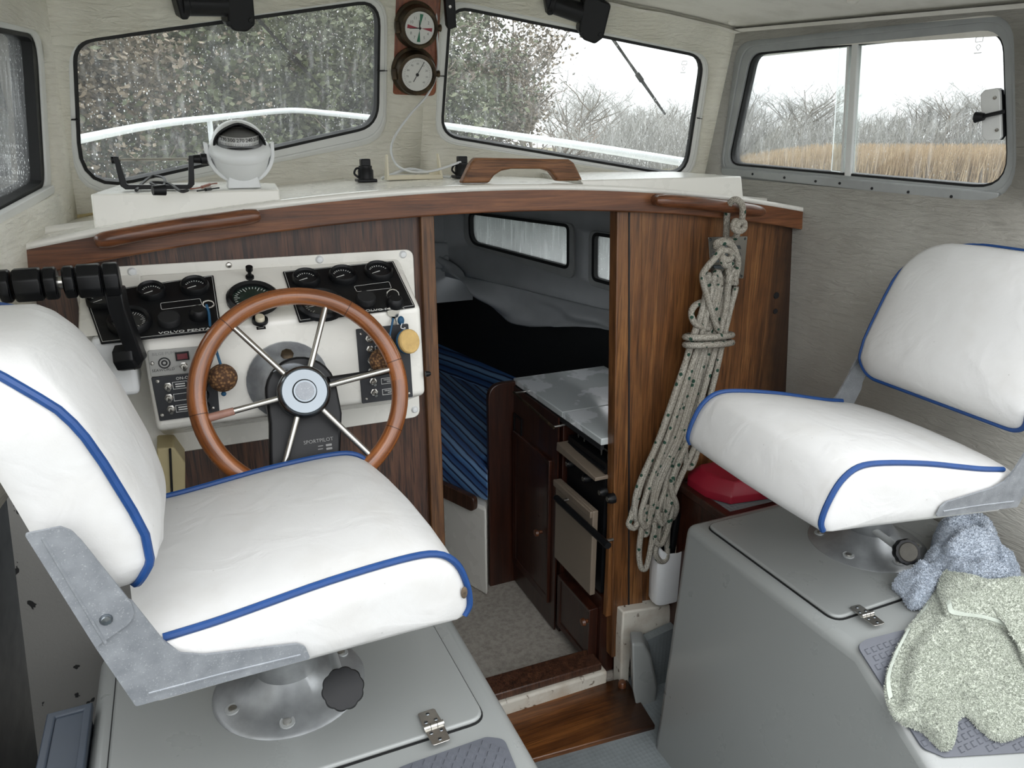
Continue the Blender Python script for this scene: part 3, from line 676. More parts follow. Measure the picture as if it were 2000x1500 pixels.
df = mk('drawer_front', MB().ring([(-2.02,.08),(-2.02,.29),(-1.79,.29),(-1.79,.08)], [(-2.005,.1),(-2.005,.27),(-1.805,.27),(-1.805,.1)], fg, -.02, .014, .008), MAHOG, dw, bevel=.003)
mk('drawer_panel', gbox(2.005, 1.805, .1, .27, -.02, .005), MAHOG, df)
p = fg.px(1153, 1211); mk('knob', MB().lathe([(.006,0),(.006,.012),(.014,.018),(.012,.028),(.0001,.03)], fg.pt(p[0], p[1], .006), fg.n, 14), TEAK_RAIL, df)

# ---- starboard berth: white front, teak fiddle, two striped cushions
bd = V((-.385, .923, 0))
c0 = V((.925, 2.35, 0)); c1 = c0+bd*1.6
bb = empty('bunk', (.9, 2.8, gb), 'white moulded berth front with a dark teak fiddle rail', 'berth')
q = [c0, c1, V((1.05, c1.y, 0)), V((1.5, 2.46, 0)), V((.955, 2.46, 0)), V((.95, 2.40, 0))]
mk('base_moulding', MB().loft([[V((p.x, p.y, gb)) for p in q], [V((p.x, p.y, .415)) for p in q]]), GEL, bb, bevel=.012)
nrm = V((-.923, -.385, 0))
pts = [c0+bd*t+nrm*.012 for t in (.09, 1.5)]
frl = Fr((pts[0].x, pts[0].y, .0), bd, (0,0,1))
mk('fiddle_rail', MB().prism(rpoly([(-.045,.392),(1.0,.392),(1.0,.455),(-.045,.455)], [.028,.01,.01,.02]), frl, -.012, .012), PLY_DARK, bb, bevel=.004)
def cushion(name, q, z0, z1, mat, label):
    ins = offset([(p.x, p.y) for p in q], -.012)
    r = [[V((a[0], a[1], z0)) for a in ins], [V((p.x, p.y, z0+.015)) for p in q], [V((p.x, p.y, z1-.02)) for p in q], [V((a[0], a[1], z1)) for a in ins]]
    return mk(name, MB().loft(r), mat, label=label, cat='cushion', bevel=.008)
q = [V((.94, 2.375, 0)), c0+bd*1.55+V((.03,0,0)), V((1.16, c1.y-.05, 0)), V((1.30, 3.4, 0)), V((1.45, 2.5, 0)), V((.962, 2.5, 0)), V((.957, 2.41, 0))]
cushion('berth_cushion', q, .424, .565, STRIPE('striped_fabric_flat', (1, 0, .9)), 'blue striped berth cushion lying flat beside the galley end board')
# second cushion leaning against the hull side
l0, l1 = PZ(850,722,.568), PZ(975,770,.568); d = (l1-l0).normalized(); l0 = l0-d*.4; l1 = l1+d*.30
t0 = V((l0.x, l0.y, 0)); up2 = V((-d.y, d.x, 0)); up2 = up2 if up2.dot(V((1,.5,0))) > 0 else -up2
fl = Fr(l0, d, up2*.75+V((0,0,.66)))
if fl.n.z < 0: fl.n = -fl.n
L2 = (l1-l0).length
h2 = V(fl.px(950, 684)).y
mk('berth_cushion', MB().prism(rpoly([(0,0),(L2,0),(L2,h2),(0,h2)], .02), fl, -.06, 0), STRIPE('striped_fabric_leaning', tuple(fl.v)), bevel=.02, label='blue striped berth cushion leaning against the dark hull side', cat='cushion')
# ================================================================== OUTSIDE
WZ = -.35                                                   # river level
t = NT('river_water'); n1 = t.noise(1.4, 4, .6, t.map((1, 1, 1)))
WATER = t.pbr(srgb(86,92,88), .12, 0, t.bump(n1, .35, .08), 0, .5)
t = NT('muddy_bank'); n1 = t.noise(1.5, 6, .6)
BANK = t.pbr(t.mix(t.ramp(n1, (.35, 0.), (.7, 1.)), srgb(96,84,62), srgb(112,110,78)), .95, 0, t.bump(t.noise(9, 5), .6, .05))
def leafmat(name, cols, tr=.25):
    t = NT(name); n1 = t.noise(1.1, 3); n2 = t.noise(17, 2)
    c = t.mix(t.ramp(n2, (.35, 0.), (.65, 1.)), t.ramp(n1, (.35, cols[0]), (.6, cols[1])), cols[2])
    return t.pbr(c, .6, 0, None, 0, .4)
BARK = plain('bare_bark', srgb(104,94,82), .9, 0, .25, 6, 30, .5)
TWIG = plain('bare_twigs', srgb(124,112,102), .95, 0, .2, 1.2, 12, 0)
TWIG_HAZED = plain('hazed_twigs', srgb(142,141,137), .95, 0, .15, .4, 3, 0)  # paler and greyer than the near twigs: haze put into the colour
IVY = leafmat('ivy_leaves', (srgb(42,52,28), srgb(66,77,42), srgb(92,95,68)))
DEAD = leafmat('brown_leaves', (srgb(80,67,52), srgb(102,88,70), srgb(122,111,94)))
SHRUB = leafmat('green_shrub', (srgb(84,104,50), srgb(112,130,66), srgb(134,140,92)))
REED = leafmat('dry_reeds', (srgb(160,138,108), srgb(182,160,128), srgb(146,126,98)))
mk('river', MB().box((40, 30, WZ-.05), (400, 400, .1)), WATER, kind='structure', label='grey river around the boat')

def heading(px): # unit ground direction seen at a pixel column near the horizon
    r = ray(px, 275); v = V((r.x, r.y, 0)); return v.normalized()
def spot(px, dist): d = heading(px); return V((d.x*dist, d.y*dist, WZ+.1))
BANKLINE = [(-400, 9), (0, 8.5), (150, 8.5), (400, 9), (735, 10.5), (880, 13), (1000, 17), (1100, 24), (1250, 36), (1400, 46), (1600, 50), (1900, 52), (2300, 54)]
fr_, bk_ = [], []
for px, d in BANKLINE: fr_.append(spot(px, d*.92)); bk_.append(spot(px, d+70))
rows = []
for i, (a, b) in enumerate(zip(fr_, bk_)):
    rows.append([V((a.x, a.y, WZ-.2)), V((a.x, a.y, WZ+.12))+(b-a).normalized()*.4, a.lerp(b, .05)+V((0,0,.35)), a.lerp(b, .3)+V((0,0,.7)), b+V((0,0,1))])
mk('riverbank', MB().loft(rows, False, False), BANK, kind='structure', label='brown river bank curving away to starboard')

def branches(rnd, h, spread, nmain, lev, r0, lean=V((0,0,0)), gn=.5):
    """bare tree: list of (path, radii)"""
    out = []
    def grow(p, d, L, r, k):
        n = 4; path = [p.copy()]; q = p.copy(); dd = d.copy()
        for i in range(n):
            dd = (dd + V((rnd.gauss(0,.16), rnd.gauss(0,.16), rnd.gauss(.04,.12)))).normalized(); q = q+dd*(L/n); path.append(q.copy())
        out.append((path, [r*(1-.55*i/n) for i in range(n+1)], k))
        if k < lev:
            m = nmain if k == 0 else rnd.randint(3, 5)
            for j in range(m):
                t = rnd.uniform(.25, 1); ip = min(int(t*n), n-1); s = path[ip].lerp(path[ip+1], t*n-ip)
                az = rnd.uniform(0, 6.283); el = rnd.uniform(.25, .95)
                nd = (dd*el + V((math.cos(az), math.sin(az), rnd.uniform(-.1,.5)))*spread).normalized()
                grow(s, nd, L*rnd.uniform(.42, .68), r*.5, k+1)
    grow(V((0,0,0)), (V((0,0,1))+lean).normalized(), h*gn, r0, 0)
    return out
def tree_mesh(rnd, h, spread, nmain, lev, r0, lean=V((0,0,0)), tw=.3):
    wd = MB(); tg = MB(); ends = []
    for path, rad, k in branches(rnd, h, spread, nmain, lev, r0, lean):
        if k <= 1: wd.tube(path, rad, 6, caps=False)
        else: tg.tube(path, [max(x, r0*.05) for x in rad], 3, caps=False)
        if k >= 1: ends += path[2:]
    return wd, tg, ends
def leaves(rnd, pts, size, spread, n):
    mb = MB()
    for i in range(n):
        c = rnd.choice(pts)+V((rnd.gauss(0, spread), rnd.gauss(0, spread), rnd.gauss(0, spread)))
        a = V((rnd.gauss(0,1), rnd.gauss(0,1), rnd.gauss(0,.6))).normalized(); b = a.cross(V((rnd.gauss(0,1), rnd.gauss(0,1), rnd.gauss(0,1)))).normalized()
        s = size*rnd.uniform(.6, 1.4)
        mb.add([c-a*s, c+b*s*.6, c+a*s, c-b*s*.6], [(0,1,2,3)])
    return mb
# --- near bank: ivy clad and bare trees that fill the windscreens
near = [ # px column, distance, height, kind, label
 (120, 15.5, 5.4, 'ivy', 'tall dark ivy clad tree standing behind the russet hedge tree'),
 (340, 16.0, 5.6, 'ivy', 'ivy clad tree half hidden behind its ivy clad neighbours'),
 (530, 16.5, 5.6, 'ivy', 'dense ivy clad tree behind the bare forked tree'),
 (690, 17.0, 5.8, 'ivy', 'ivy clad tree behind the bare grey tree'),
 (60, 10.5, 4.3, 'ivy', 'dark ivy clad tree on the bank at the port end'),
 (205, 10.0, 4.3, 'brown', 'russet brown leafed hedge tree between ivy clad trees'),
 (300, 12.0, 4.8, 'ivy', 'dense ivy clad tree beside the russet hedge tree'),
 (385, 10.5, 4.3, 'ivy', 'ivy clad tree with paler green leaves behind the compass'),
 (480, 11.5, 4.6, 'ivy', 'tall ivy clad tree beyond the port wiper'),
 (570, 12.5, 5.0, 'bare', 'bare forked tree among the ivy near the port wiper'),
 (650, 11.8, 4.6, 'ivy', 'ivy clad tree beside the bare forked tree'),
 (725, 13.5, 5.2, 'bare', 'bare grey tree next to the clock plaque'),
 (820, 14.0, 5.0, 'ivy', 'ivy clad tree behind the clock plaque'),
 (915, 15.5, 5.3, 'brown', 'brown twiggy tree at the start of the starboard windscreen'),
 (985, 18.0, 5.6, 'bare', 'bare spreading tree reaching over the starboard windscreen'),
 (1050, 19.0, 5.2, 'bare', 'bare twiggy tree with thin drooping sprays'),
]
for i, (px, d, h, kind, lab) in enumerate(near):
    rnd = random.Random(100+i); p = spot(px, d); p.z = WZ+.2
    root = empty({'ivy': 'ivy_tree', 'brown': 'brown_tree', 'bare': 'bare_tree'}[kind], p, lab, 'tree', 'trees on the near bank')
    lv = {'ivy': 3, 'brown': 3, 'bare': 4}[kind]
    wd, tg, ends = tree_mesh(rnd, h, .75, 10 if kind == 'bare' else 9, lv, .11, V((rnd.gauss(0,.08), rnd.gauss(0,.08), 0)))
    T = Matrix.Translation(p)
    mk('trunk', wd.xf(T), BARK, root); mk('twigs', tg.xf(T), TWIG, root, kind='stuff')
    if kind != 'bare':
        col = [V((rnd.gauss(0,.8), rnd.gauss(0,.8), rnd.uniform(.1, h*.9))) for _ in range(260)]
        mk('foliage', leaves(rnd, ends+col*2, .046 if kind == 'ivy' else .038, .17, 24000 if kind == 'ivy' else 19000).xf(T), IVY if kind == 'ivy' else DEAD, root, kind='stuff')
for i, (px, d, r, m, lab) in enumerate([(960, 14.5, .95, 'g', 'bright green bush on the bank below the bare tree'), (1010, 16.5, .8, 'g', 'small green bush beside the bright green bush'), (250, 9.2, .8, 'b', 'low brown bramble in front of the russet hedge tree'), (480, 9.8, .8, 'b', 'low brown bramble behind the compass'), (640, 10.4, .8, 'b', 'low brown bramble below the ivy clad tree'), (120, 8.8, .7, 'b', 'low brown bramble at the port end of the bank'),(360, 9.4, .7, 'i', 'low green bramble behind the compass bracket'),(560, 9.9, .7, 'i', 'low green bramble below the port wiper')]):
    rnd = random.Random(300+i); p = spot(px, d); p.z = WZ+.2
    pts = [V((rnd.gauss(0,r*.5), rnd.gauss(0,r*.5), abs(rnd.gauss(r*.75, r*.4)))) for _ in range(200)]
    root = empty('bramble' if m != 'g' else 'green_bush', p, lab, 'bush', 'bushes on the near bank')
    st = MB()
    for k in range(26):
        a = rnd.choice(pts); st.tube([V((0,0,0)), a*.5+V((rnd.gauss(0,.1),rnd.gauss(0,.1),.1)), a], [.02,.012,.006], 4, caps=False)
    T = Matrix.Translation(p)
    mk('stems', st.xf(T), TWIG, root, kind='stuff'); mk('foliage', leaves(rnd, pts, .028, .1, 9000).xf(T), {'g': SHRUB, 'b': DEAD, 'i': IVY}[m], root, kind='stuff')
# --- far bank: a line of bare trees, three shapes shared among them
protos = []
for k in range(4):
    rnd = random.Random(500+k); wd, tg, ends = tree_mesh(rnd, 6.5, .85, 18, 4, .065)
    protos.append((wd, tg))
far = [(1085,26,.93),(1120,28,.78),(1150,31,.74),(1180,33,.80),(1215,36,.76),(1245,38,.74),(1280,42,.80),(1315,45,.82),(1350,47,.85),(1390,48,.84),(1430,50,.86),(1462,51,.95),(1492,50,1.02),(1525,52,1.0),(1560,51,1.08),(1590,53,1.0),(1620,54,.86),(1655,53,.76),(1690,55,.72),(1725,55,.78),(1760,54,.86),(1795,54,.95),(1825,55,1.0),(1855,53,.98),(1885,55,1.0),(1915,54,1.03),(1945,54,1.0),(1985,55,1.0),(2030,55,.98)]
cache = {}
for i, (px, d, s) in enumerate(far):
    rnd = random.Random(700+i); p = spot(px, d+8); p.z = WZ+.6; k = i % 4
    root = empty('far_tree', p, 'bare grey tree in the misty line across the river', 'tree', 'bare trees across the river')
    for nm, mat in (('trunk', BARK), ('twigs', TWIG_HAZED)):
        key = (k, nm)
        if key not in cache:
            src = protos[k][0 if nm == 'trunk' else 1]; c = MB(); c.v = [v+p for v in src.v]; c.f = src.f
            o = mk(nm, c, mat, root, kind='stuff' if nm == 'twigs' else None); cache[key] = (o, o.location.copy())
        else:
            o = cache[key][0].copy(); COL.objects.link(o); o.parent = root; o.location = cache[key][1]; WL[o.name] = p
    sc = s*rnd.uniform(.97, 1.05); root.scale = (sc*1.15, sc*1.15, sc); root.rotation_euler.z = rnd.uniform(0, 6.28)
# --- scrub below the far trees and the reed beds
rnd = random.Random(900); mb = MB()
for i in range(34000):
    px = rnd.uniform(1090, 2080); d = interp(px, BANKLINE)*rnd.uniform(1.05, 1.25); c = spot(px, d); hh = rnd.uniform(.6, 2.9)*min(1, d/45)
    a = V((rnd.gauss(0,.35), rnd.gauss(0,.35), 1)).normalized()*hh*.35; b = V((rnd.gauss(0,1), rnd.gauss(0,1), 0)).normalized()*.022
    c.z = WZ+.3+rnd.uniform(0, hh); mb.add([c-b, c+b, c+a+b*.2, c+a-b*.2], [(0,1,2,3)])
mk('scrub', mb, TWIG_HAZED, kind='stuff', label='grey twiggy scrub below the far trees', cat='scrub')
mb = MB()
for i in range(16000):
    px = rnd.uniform(1380, 2080); d = rnd.uniform(41, 50)*interp(px, [(1380,.95),(2080,1.0)]); c = spot(px, d); c.z = WZ; hh = rnd.uniform(.9, 1.9)*interp(px, [(1380,.5),(1500,.8),(1600,1),(2080,1)])
    tp = V((rnd.gauss(0,.16), rnd.gauss(0,.16), hh)); b = V((rnd.gauss(0,1), rnd.gauss(0,1), 0)).normalized()*.028
    mb.add([c-b, c+b, c+tp+b*.3, c+tp-b*.3], [(0,1,2,3)])
mk('reed_bed', mb, REED, kind='stuff', label='straw coloured reed bed along the far water edge', cat='reeds')
mb = MB()
for i in range(6000):
    px = rnd.uniform(120, 800); d = interp(px, BANKLINE)*rnd.uniform(.93, 1.04); c = spot(px, d); c.z = WZ+.1; hh = rnd.uniform(.3, .8)
    tp = V((rnd.gauss(0,.2), rnd.gauss(0,.2), hh)); b = V((rnd.gauss(0,1), rnd.gauss(0,1), 0)).normalized()*.012
    mb.add([c-b, c+b, c+tp+b*.3, c+tp-b*.3], [(0,1,2,3)])
mk('bank_grass', mb, REED, kind='stuff', label='dry grass along the edge of the near bank', cat='grass')

# ---- foredeck and bow rail
def deck(u, v):
    y = lerp(1.85, 5.2, v); hw = 1.15*(1-max(0, (y-2.4)/2.9)**2*.98); x = CX+(u*2-1)*hw
    return (x, y, croof((x+.36)/2.12, (y-1.79)/2.81)[2]+.05)
mk('foredeck', MB().grid(deck, 16, 24), GEL, solid=.02, kind='structure', label='white foredeck sloping down to the bow')
pul = empty('bow_rail', (CX, 4, 1.0), 'white bow rail curving round the foredeck outside the windscreens', 'rail')
top = [PY(40,300,2.9), PY(160,271,3.3), PY(300,244,3.9), PY(410,231,4.5), PY(560,216,5.15), PY(640,221,5.0), PY(735,231,4.55), PY(880,247,3.9), PY(1010,266,3.35), PY(1150,287,2.85), PY(1330,316,2.45), PY(1400,330,2.2)]
RAILW = plain('dull_white_rail', srgb(176,180,182), .4, 0, .05, 12, 60, .02)
mk('top_rail', MB().tube(catmull(top, 8), .0165, 10), RAILW, pul)
for i, (q, Y, yb) in enumerate([((409,233), 4.5, 330), ((-30,320), 2.7, 440)]):
    p = PY(*q, Y); mk('stanchion', MB().tube([p, p+V((-.01,0,-.62))], .014, 10), RAILW, pul)
# ---- wipers outside the glass
def wiper(fr, arm, lab):
    root = empty('wiper', fr.pt(*fr.px(*arm[0]), -.03), lab, 'wiper', 'windscreen wipers')
    P = [fr.pt(*fr.px(x, y, -.035), -.035) for x, y in arm]
    mk('arm', MB().tube([P[0], P[0].lerp(P[-1], .5)], [.006, .004], 6), BLACK, root)
    mk('blade', MB().tube([P[0].lerp(P[-1], .28), P[0].lerp(P[-1], .6), P[-1]], [.004, .006, .004], 6), RUBBER, root)
    mk('blade_clip', MB().tube([P[0].lerp(P[-1], .52), P[0].lerp(P[-1], .60)], .009, 6), BLACK, root)
wiper(FP, [(490,22),(640,186)], 'wiper lying across the port windscreen outside the glass')
wiper(FS, [(1180,52),(1299,223)], 'black wiper across the starboard windscreen outside the glass')

# ---- etched maker's marks in the corners of the panes
def etched(fr, px, py, root, c, s=1.0):
    a, b = fr.px(px, py, c); k = .011*s
    o = rpoly([(a-k, b+k*.2), (a+k, b+k*.2), (a+k, b+k*1.5), (a-k, b+k*1.5)], .003*s); mk('etched_mark', MB().ring(o, offset(o, -.0016*s), fr, c, c+.0004), WHITE_INK, root)
    d = [(a, b-k*1.9), (a+k*.7, b-k*.9), (a+k*.3, b-k*.4), (a-k*.3, b-k*.4), (a-k*.7, b-k*.9)]; mk('etched_mark', MB().ring(d, offset(d, -.0014*s), fr, c, c+.0004), WHITE_INK, root)
    mk('etched_mark', MB().prism([(a-k, b-k*2.5), (a+k, b-k*2.5), (a+k, b-k*2.3), (a-k, b-k*2.3)], fr, c, c+.0004), WHITE_INK, root)
etched(FP, 200, 92, w1, -.0085); etched(FS, 1336, 128, w2, -.0085, .8); etched(FR, 1912, 84, w3, -.006, .8)
# ================================================================== HELM CONSOLE
con = empty('helm_console', (.15, 1.70, 1.06), 'white moulded helm console with black instrument panels', 'console')
fb = Fr((0, BY-.001, 0), (1,0,0), (0,0,1))
mk('flange', MB().prism(rpoly([(-.215,1.066),(.505,1.066),(.505,1.497),(-.215,1.497)], .022), fb, 0, .007), GEL, con, bevel=.002)
TB, BRK, LOW, UND = (1.745, 1.480), (1.578, 1.392), (1.566, 1.188), (1.744, 1.112)
def sect(x, pr): return [V((x, y, z)) for y, z in pr]
mk('body', MB().loft([sect(-.098, [TB, BRK, LOW, UND]), sect(.470, [TB, BRK, LOW, UND])]), GEL, con, bevel=.012, seg=4)
mk('side_wing', MB().loft([sect(-.205, [TB, BRK, (1.70, 1.37)]), sect(-.09, [TB, BRK, (1.70, 1.37)])]), GEL, con, bevel=.004)
FU = Fr((0, TB[0], TB[1]), (1,0,0), (0, TB[0]-BRK[0], TB[1]-BRK[1])); FD = Fr((0, LOW[0], LOW[1]), (1,0,0), (0, BRK[0]-LOW[0], BRK[1]-LOW[1]))
for q in [(258,531),(624,507),(787,497),(810,800)]:
    a, b = fb.px(*q, .007); mk('bolt_cap', MB().lathe([(.0001,.006),(.006,.005),(.009,.001),(.0095,0)], fb.pt(a, b, .007), fb.n, 14), WHITE_P, con)
a, b = fb.px(447, 518, .007); mk('bolt', MB().lathe([(.0001,.005),(.005,.004),(.007,0)], fb.pt(a, b, .007), fb.n, 12), STEEL, con)
def dashes(fr, a, b, w_, h_, n, c, mat, parent):
    """print too small to read: short rules"""
    m = MB()
    for k in range(n):
        y = b+(k-(n-1)/2)*h_*2.2; m.prism([(a-w_/2, y-h_/2), (a+w_/2, y-h_/2), (a+w_/2, y+h_/2), (a-w_/2, y+h_/2)], fr, c, c+.0004)
    mk('small_print', m, mat, parent)
GFACE = plain('gauge_face', srgb(30,32,34), .3, 0, .2, 15, 40, 0, .4)
GGLASS = plain('gauge_green', srgb(34,48,42), .25, 0, .2, 15, 40, 0, .5)
def disc(fr, a, b, c, prof, n=24): return MB().lathe(prof, fr.pt(a, b, c), fr.n, n)
def gauge(fr, cx, cy, rpx, parent, needle=215, big=False, face=None, hands=1):
    a, b = fr.px(cx, cy, .012); r = abs(fr.px(cx+rpx, cy, .012)[0]-a)
    bz = mk('gauge_bezel', MB().loft([[fr.pt(a+rr*math.cos(2*math.pi*k/28), b+rr*math.sin(2*math.pi*k/28), h) for k in range(28)] for rr, h in ((r*1.12,.002),(r*1.12,.012),(r*1.0,.018),(r*.86,.014),(r*.86,.007))], True, False), BLACK, parent)
    mk('gauge_face', disc(fr, a, b, .006, [(.0001,.001),(r*.87,.001),(r*.87,0)]), face or GFACE, bz)
    tk = MB(); nT = 26 if big else 9
    for k in range(nT):
        t = math.radians(225-270*k/(nT-1)) if big else math.radians(150-120*k/(nT-1)); p, q = V((math.cos(t), math.sin(t))), V((-math.sin(t), math.cos(t)))
        w_ = r*(.012 if big else .028); i0 = r*(.66 if (k % 5 or not big) else .55); i1 = r*.78
        tk.prism([V((a,b))+p*i0-q*w_, V((a,b))+p*i1-q*w_, V((a,b))+p*i1+q*w_, V((a,b))+p*i0+q*w_], fr, .0072, .0076)
    mk('scale_marks', tk, WHITE_INK, bz)
    t = math.radians(needle); p, q = V((math.cos(t), math.sin(t))), V((-math.sin(t), math.cos(t)))
    mk('needle', MB().prism([V((a,b))-p*r*.1-q*r*.035, V((a,b))+p*r*.62-q*r*.012, V((a,b))+p*r*.62+q*r*.012, V((a,b))-p*r*.1+q*r*.035], fr, .008, .0088), WHITE_INK, bz)
    return bz
def panel(quad, fr, name, lab):
    q = [fr.px(*p, .003) for p in quad]
    pn = mk(name, MB().prism(rpoly(q, .003), fr, .0, .0045), BLACK, con, bevel=.001, label=lab)
    mk('pin_line', MB().ring(offset(q, -.003), offset(q, -.0037), fr, .004, .0048), WHITE_INK, pn)
    return pn
def outline(fr, quad, parent, wd=.0007, c=.0048, r=.003):
    q = rpoly([fr.px(*p, .0045) for p in quad], r); mk('printed_line', MB().ring(q, offset(q, -wd), fr, .004, c), WHITE_INK, parent)
p1 = panel([(163,574),(417,538),(433,645),(197,671)], FU, 'instrument_panel', 'black instrument panel beside the throttle')
for (x, y, r, n, b_) in [(295,566,26,205,0),(380,556,26,200,0),(196,583,26,205,0),(252,624,40,215,1)]: gauge(FU, x, y, r, p1, n, b_)
p2 = panel([(552,531),(768,510),(811,599),(584,629)], FU, 'instrument_panel', 'black instrument panel below the door post')
for (x, y, r, n, b_) in [(598,541,25,200,0),(670,535,25,200,0),(740,527,25,200,0),(628,592,42,190,1)]: gauge(FU, x, y, r, p2, n, b_)
for pn, (cx, cy), (kx, ky) in ((p1, (330,623), (388,612)), (p2, (715,583), (772,590))):
    a, b = FU.px(cx, cy, .012); mk('blanking_knob', disc(FU, a, b, .004, [(.021,0),(.021,.012),(.019,.015),(.0001,.015)]), BLACK_DULL, pn)
    a, b = FU.px(kx, ky, .012); k = mk('ignition_switch', disc(FU, a, b, .004, [(.019,0),(.019,.008),(.016,.016),(.012,.02),(.0001,.02)]), BLACK, pn)
outline(FU, [(313,592),(391,583),(395,595),(315,605)], p1, r=.004); outline(FU, [(691,559),(760,550),(765,563),(697,570)], p2, r=.004)
a, b = FU.px(361, 646, .005); text('maker_lettering', 'VOLVO PENTA', .0095, FU, a, b, WHITE_INK, p1, .0046, sx=1.5)
a, b = FU.px(748, 604, .005); text('maker_lettering', 'VOLVO PENTA', .0095, FU, a, b, WHITE_INK, p2, .0046, sx=1.5)
gauge(FU, 494, 579, 47, con, 230, True, GGLASS)
a, b = FU.px(493, 584, .01); text('dial_lettering', 'ELECTRONIC', .005, FU, a, b, GREY_INK, con, .0085)
a, b = FU.px(488, 543, .0); k = mk('pull_knob', disc(FU, a, b, 0, [(.009,0),(.009,.005),(.004,.006),(.004,.018),(.0075,.021),(.0075,.03),(.0001,.032)], 16), BLACK, con)
a, b = FU.px(508, 628, .0); mk('push_button', disc(FU, a, b, 0, [(.016,0),(.016,.006),(.013,.008),(.013,.004),(.0001,.004)], 18), BLACK, con); mk('button_cap', disc(FU, a, b, .004, [(.0095,0),(.0095,.009),(.008,.011),(.0001,.011)], 18), CREAM_P, con)
a, b = FU.px(510, 641, .0); mk('button_tag', MB().prism([(a-.009,b-.004),(a+.009,b-.004),(a+.009,b+.004),(a-.009,b+.004)], FU, .0, .001), BLACK, con); dashes(FU, a, b, .011, .0018, 1, .001, GREY_INK, con)
# ---- lower face
def toggle(fr, x, y, parent):
    a, b = fr.px(x, y, .006); t = mk('toggle_switch', MB().lathe([(.0085,0),(.0085,.003),(.006,.0035),(.005,.008),(.0001,.008)], fr.pt(a, b, .004), fr.n, 6), STEEL, parent)
    mk('toggle_lever', MB().tube([fr.pt(a, b, .011), fr.pt(a+.001, b-.005, .021)], [.0022,.0034], 8), STEEL, t)
def screw(fr, x, y, parent, c=.0045, r=.0042):
    a, b = fr.px(x, y, c); mk('screw', MB().lathe([(.0001,.0018),(r*.7,.0015),(r,0)], fr.pt(a, b, c), fr.n, 10), STEEL, parent)
def plate(quad, fr, mat, lab, nm='switch_panel', r=.003):
    return mk(nm, MB().prism(rpoly([fr.px(*p, .002) for p in quad], r), fr, 0, .0045), mat, con, bevel=.0008, label=lab)
DPANEL = plain('dark_panel', srgb(38,40,44), .5, 0, .12, 20, 60, .03)
GPLATE = plain('grey_plate', srgb(158,158,154), .45, .3, .06, 20, 60, .03)
s1 = plate([(288,685),(402,675),(412,723),(295,736)], FD, GPLATE, 'grey bilge pump plate with a red light', 'bilge_pump_panel', .004)
a, b = FD.px(356, 695, .005); rk = mk('rocker_frame', MB().prism([(a-.0125,b-.0085),(a+.0125,b-.0085),(a+.0125,b+.0085),(a-.0125,b+.0085)], FD, .004, .009), BLACK, s1); mk('red_rocker', MB().prism([(a-.0095,b-.0055),(a+.0095,b-.0055),(a+.0095,b+.0055),(a-.0095,b+.0055)], FD, .008, .0115), plain('dark_red_lens', srgb(96,14,28), .3, 0, .1, 10, 40, 0), rk)
a, b = FD.px(318, 692, .005); text('panel_lettering', 'BILGE PUMP', .0085, FD, a+.003, b+.001, GREY_INK, s1, .0046)
a, b = FD.px(321, 709, .005); mk('emblem', MB().ring([(a+.0115*math.cos(t*.3927), b+.0115*math.sin(t*.3927)) for t in range(16)], [(a+.0088*math.cos(t*.3927), b+.0088*math.sin(t*.3927)) for t in range(16)], FD, .004, .0052), BLACK_INK, s1)
mk('emblem_core', MB().ring([(a+.006*math.cos(t*.3927), b+.006*math.sin(t*.3927)) for t in range(16)], [(a+.003*math.cos(t*.3927), b+.003*math.sin(t*.3927)) for t in range(16)], FD, .004, .0052), BLACK_INK, s1)
a, b = FD.px(316, 723, .005); text('maker_lettering', 'SEAWORLD', .0078, FD, a+.003, b, BLACK_INK, s1, .0046)
a, b = FD.px(345, 716, .005); text('panel_lettering', 'AUTO', .005, FD, a, b, GREY_INK, s1, .0046)
toggle(FD, 359, 715, s1); screw(FD, 297, 710, s1)
s2 = plate([(295,737),(422,724),(429,806),(312,822)], FD, DPANEL, 'black switch panel with three toggles and three fuse holders')
for q in [(308,745),(317,811),(409,733),(416,797)]: screw(FD, *q, s2)
for q in [(328,755),(330,777),(334,799)]: toggle(FD, *q, s2)
for q in [(393,751),(396,771),(398,794)]:
    a, b = FD.px(*q, .006); f = mk('fuse_holder', disc(FD, a, b, .004, [(.0125,0),(.0125,.006),(.0095,.012),(.0001,.012)], 18), BLACK, s2); dashes(FD, a, b, .009, .0012, 2, .0158, GREY_INK, f)
a, b = FD.px(360, 738, .005); text('panel_lettering', 'ON-OFF', .0085, FD, a, b, WHITE_INK, s2, .0046)
for i, (x, y, s) in enumerate([(352,752,'-'),(354,775,''),(358,797,'-')]):
    a, b = FD.px(x, y, .005); q = [(a-.014,b-.0075),(a+.014,b-.0075),(a+.014,b+.0075),(a-.014,b+.0075)]; mk('label_frame', MB().ring(q, offset(q, -.0009), FD, .004, .005), WHITE_INK, s2)
    if s: dashes(FD, a, b, .018, .0022, 2, .0045, WHITE_INK, s2)
s3 = plate([(695,643),(797,632),(806,775),(707,788)], FD, DPANEL, 'tall black switch panel behind the wheel rim')
for q in [(705,652),(790,641),(716,779),(799,768)]: screw(FD, *q, s3, .0045, .0035)
for i, (q, s) in enumerate([((721,661),''),((723,682),'INST'),((725,704),''),((726,724),''),((729,745),'WINDSHIELD\nWIPER'),((731,766),'WINDSHIELD\nWIPER')]):
    toggle(FD, *q, s3); a, b = FD.px(q[0]+32-(6 if i < 4 else 0), q[1]-2, .005); q2 = [(a-.019,b-.0068),(a+.019,b-.0068),(a+.019,b+.0068),(a-.019,b+.0068)]; mk('label_frame', MB().ring(q2, offset(q2, -.0009), FD, .004, .005), WHITE_INK, s3)
    if s: text('label_lettering', s, .0046, FD, a, b, WHITE_INK, s3, .0046)
